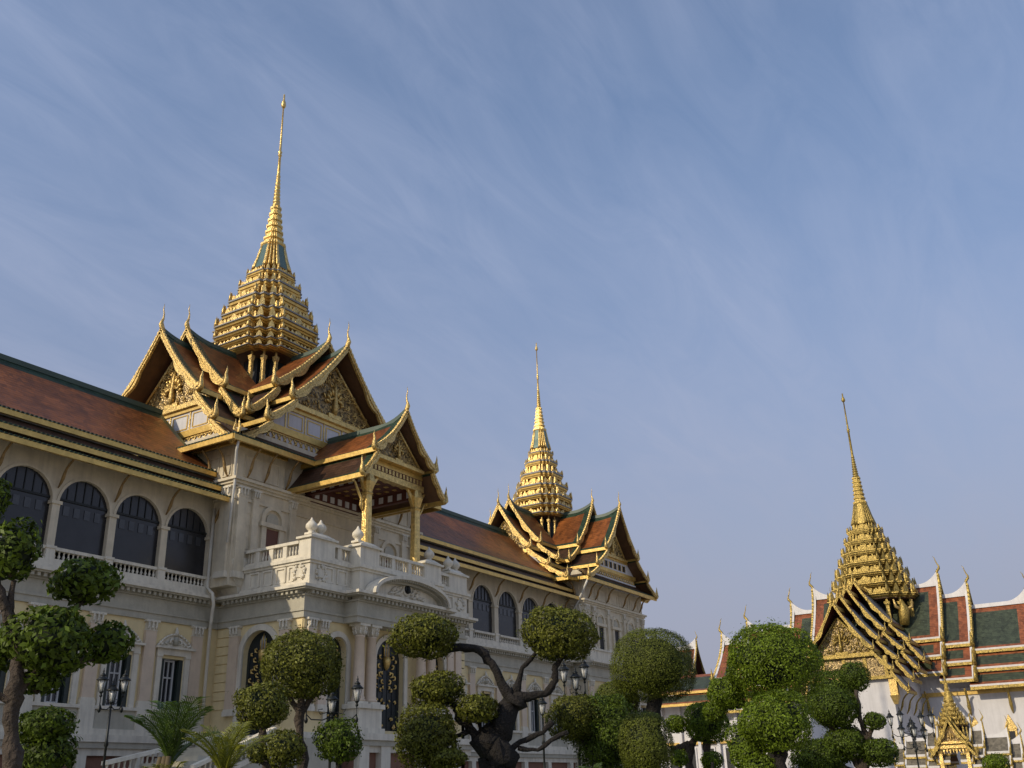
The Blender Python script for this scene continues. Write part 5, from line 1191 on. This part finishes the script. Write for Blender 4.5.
# ------------------------------------------------------------------ palms
def palm(loc, zc, H, nf, ln, m, label, seed, group=None):
    root = thing('palm_plant', (loc[0], loc[1], -1.72), label, 'palm', group); rr = random.Random(seed)
    s = MB()
    for k in range(4):
        a = rr.uniform(0,6.28); s.tube([(loc[0]+.12*math.cos(a),loc[1]+.12*math.sin(a),-1.72),(loc[0]+.16*math.cos(a),loc[1]+.16*math.sin(a),zc-.35),(loc[0]+.1*math.cos(a),loc[1]+.1*math.sin(a),zc)], [.05,.045,.03], 'palm_stem', 7)
    s.build('stem', root)
    for k in range(nf):
        b = MB(); a = 2*math.pi*k/nf+rr.uniform(-.35,.35); le = ln*rr.uniform(.7,1.1); up = rr.uniform(.95,1.5)
        dirv = Vector((math.cos(a), math.sin(a), 0)); side = Vector((-math.sin(a), math.cos(a), 0)); pts = []
        for i in range(15):
            t = i/14; pts.append(Vector((loc[0],loc[1],zc-.1))+dirv*le*(t*math.cos(up)+.25*t*t)+Vector((0,0,1))*le*(t*math.sin(up)*1.05-.36*t*t))
        b.tube(pts, [.014*(1-.8*i/14)+.003 for i in range(15)], m, 5)
        for i in range(2, 24):
            t = i/24; q = t*14; i0 = min(13,int(q)); p = pts[i0].lerp(pts[i0+1], q-i0); tg = (pts[i0+1]-pts[i0]).normalized()
            L_ = le*.36*(math.sin(math.pi*min(1,t*.92+.10))**.7)*rr.uniform(.85,1.1)
            for sd in (-1,1):
                dv = (tg*.75+side*sd*.75+Vector((0,0,.28))).normalized(); w_ = tg*.0062*ln/.9*1.3
                e = p+dv*L_*.6; tip = p+dv*L_+Vector((0,0,-.22*L_))
                b.face([p-w_*.5,e-w_,tip,e+w_,p+w_*.5], m)
        b.build('frond', root)
palm((7.66,9.24), .44, 1, 13, .95, 'frond_green', 'dark green feather palm below the last left wing window, right of the triple lantern lamp', 3)
palm((7.35,8.05), .28, 1, 12, .74, 'frond_yellow', 'yellow green feather palm in front of the stair balustrade', 5)
palm((7.15,8.65), .08, 1, 10, .55, 'frond_yellow', 'lower yellowish palm filling the gap between the two taller feather palms', 8)
palm((12.3,6.6), .12, 1, 11, .40, 'frond_green', 'low spiky palm tuft below the broad leafy clipped mass', 9)
palm((12.5,6.2), .02, 1, 9, .35, 'frond_green', 'small palm tuft at the bottom edge under the dark egg shaped bush', 12)

# ------------------------------------------------------------------ street lamps
def lantern(parent, x, y, z, s):
    """z: bottom of the glass"""
    f = MB()
    f.lathe((x,y,z-.20*s), [(0,.02),(.05*s,.06*s),(.10*s,.03*s),(.16*s,.07*s),(.20*s,.10*s)], 'iron_black', 8)
    for k in range(6):
        a = k*math.pi/3+.3; f.tube([(x+.095*s*math.cos(a),y+.095*s*math.sin(a),z),(x+.17*s*math.cos(a),y+.17*s*math.sin(a),z+.42*s)], .010*s, 'iron_black', 4)
    f.lathe((x,y,z+.42*s), [(0,.235*s),(.03*s,.23*s),(.10*s,.15*s),(.17*s,.09*s),(.19*s,.12*s),(.24*s,.06*s),(.30*s,.025*s),(.34*s,.045*s),(.38*s,.02*s),(.46*s,.004)], 'iron_black', 10)
    o = f.build('lantern', parent)
    g_ = MB(); g_.lathe((x,y,z), [(0,.085*s),(.42*s,.16*s)], 'lantern_glass', 6); g_.build('lantern_glass', o)
    w_ = MB(); 
    for k in range(3):
        a = k*2.1; w_.lathe((x+.04*s*math.cos(a),y+.04*s*math.sin(a),z+.02*s), [(0,.025*s),(.12*s,.045*s),(.24*s,.05*s),(.30*s,.02*s)], 'lamp_white', 8)
    w_.build('bulb', o)
def lamp(loc, zt, arms, s, label, drops=True, h0=None):
    """arms: list of (angle, radius, dz) of side lanterns; zt: bottom of the top lantern glass"""
    x, y = loc; root = thing('street_lamp', (x,y,-1.72), label, 'street lamp', 'cast iron courtyard lamps')
    p = MB(); H = zt+1.72
    p.lathe((x,y,-1.72), [(0,.22*s),(.1,.22*s),(.14,.16*s),(.5,.13*s),(.56,.16*s),(.62,.09*s),(.9,.075*s),(H*.62,.05*s),(H*.63,.085*s),(H*.65,.05*s),(H*.8,.045*s),(H*.81,.09*s),(H*.83,.05*s),(H-.2*s,.045*s)], 'iron_black', 10)
    p.build('post', root)
    if zt is not None: lantern(root, x, y, zt, s)
    for a, rd, dz in arms:
        b = MB(); dx_, dy_ = math.cos(a), math.sin(a); z0 = zt-.55*s+dz
        b.tube([(x,y,z0-.1*s),(x+dx_*rd*.35,y+dy_*rd*.35,z0-.22*s),(x+dx_*rd*.8,y+dy_*rd*.8,z0-.20*s),(x+dx_*rd,y+dy_*rd,z0-.02*s),(x+dx_*rd,y+dy_*rd,z0+.32*s)], .022*s, 'iron_black', 6)
        b.tube([(x+dx_*rd*.15,y+dy_*rd*.15,z0+.05*s),(x+dx_*rd*.45,y+dy_*rd*.45,z0-.02*s),(x+dx_*rd*.55,y+dy_*rd*.55,z0+.14*s),(x+dx_*rd*.36,y+dy_*rd*.36,z0+.16*s)], .016*s, 'iron_black', 5)
        if drops: b.lathe((x+dx_*rd,y+dy_*rd,z0-.34*s), [(0,.005),(.06*s,.06*s),(.14*s,.07*s),(.22*s,.03*s),(.30*s,.02*s)], 'iron_black', 8)
        b.build('arm', root); lantern(root, x+dx_*rd, y+dy_*rd, z0+.45*s, s)
ra = R(-32.0)     # arms spread across the walk
lamp((9.52,12.87), 1.34, [(ra,.15,.18),(ra+math.pi,.15,.18)], .37, 'black iron lamp with three clear lanterns before the left wing, beside the feather palm')
lamp((12.58,11.43), 1.25, [(ra-.15,.40,.22),(ra+math.pi-.15,.40,.22)], .44, 'black iron lamp rising behind the small round ball below the porch arch')
lamp((21.0,11.6), 2.15, [(ra+.1,.26,.30),(ra+math.pi,.30,.22)], .58, 'tall black iron lamp with lanterns above the broad leafy clipped mass, by the palace end')
lamp((20.61,12.29), 1.62, [], .52, 'single lantern lamp seen between the black limbs of the gnarled tree')
lamp((35.25,7.29), 1.42, [(R(-72),.62,.28),(R(108),.62,.28),(R(-72),.32,.25),(R(108),.30,.35),(R(18),.4,.0),(R(198),.4,-.1),(R(150),.5,-.1),(R(-30),.5,-.15)], .54, 'many armed black iron lamp in front of the throne hall, left of the gold pavilion')
fl_ = MB(); fl_.tube([(4.95,8.5,1.98),(5.06,8.57,1.95)], [.09,.10], 'iron_black', 14); fl_.tube([(5.06,8.57,1.95),(5.075,8.58,1.946)], [.085,.08], 'lamp_white', 14); fl_.tube([(4.97,8.5,1.9),(4.9,8.3,1.6),(4.62,7.72,1.55)], .015, 'iron_black', 5)
tag(fl_.build('floodlight'), 'small black round floodlight clamped to the left edge tree', 'floodlight')
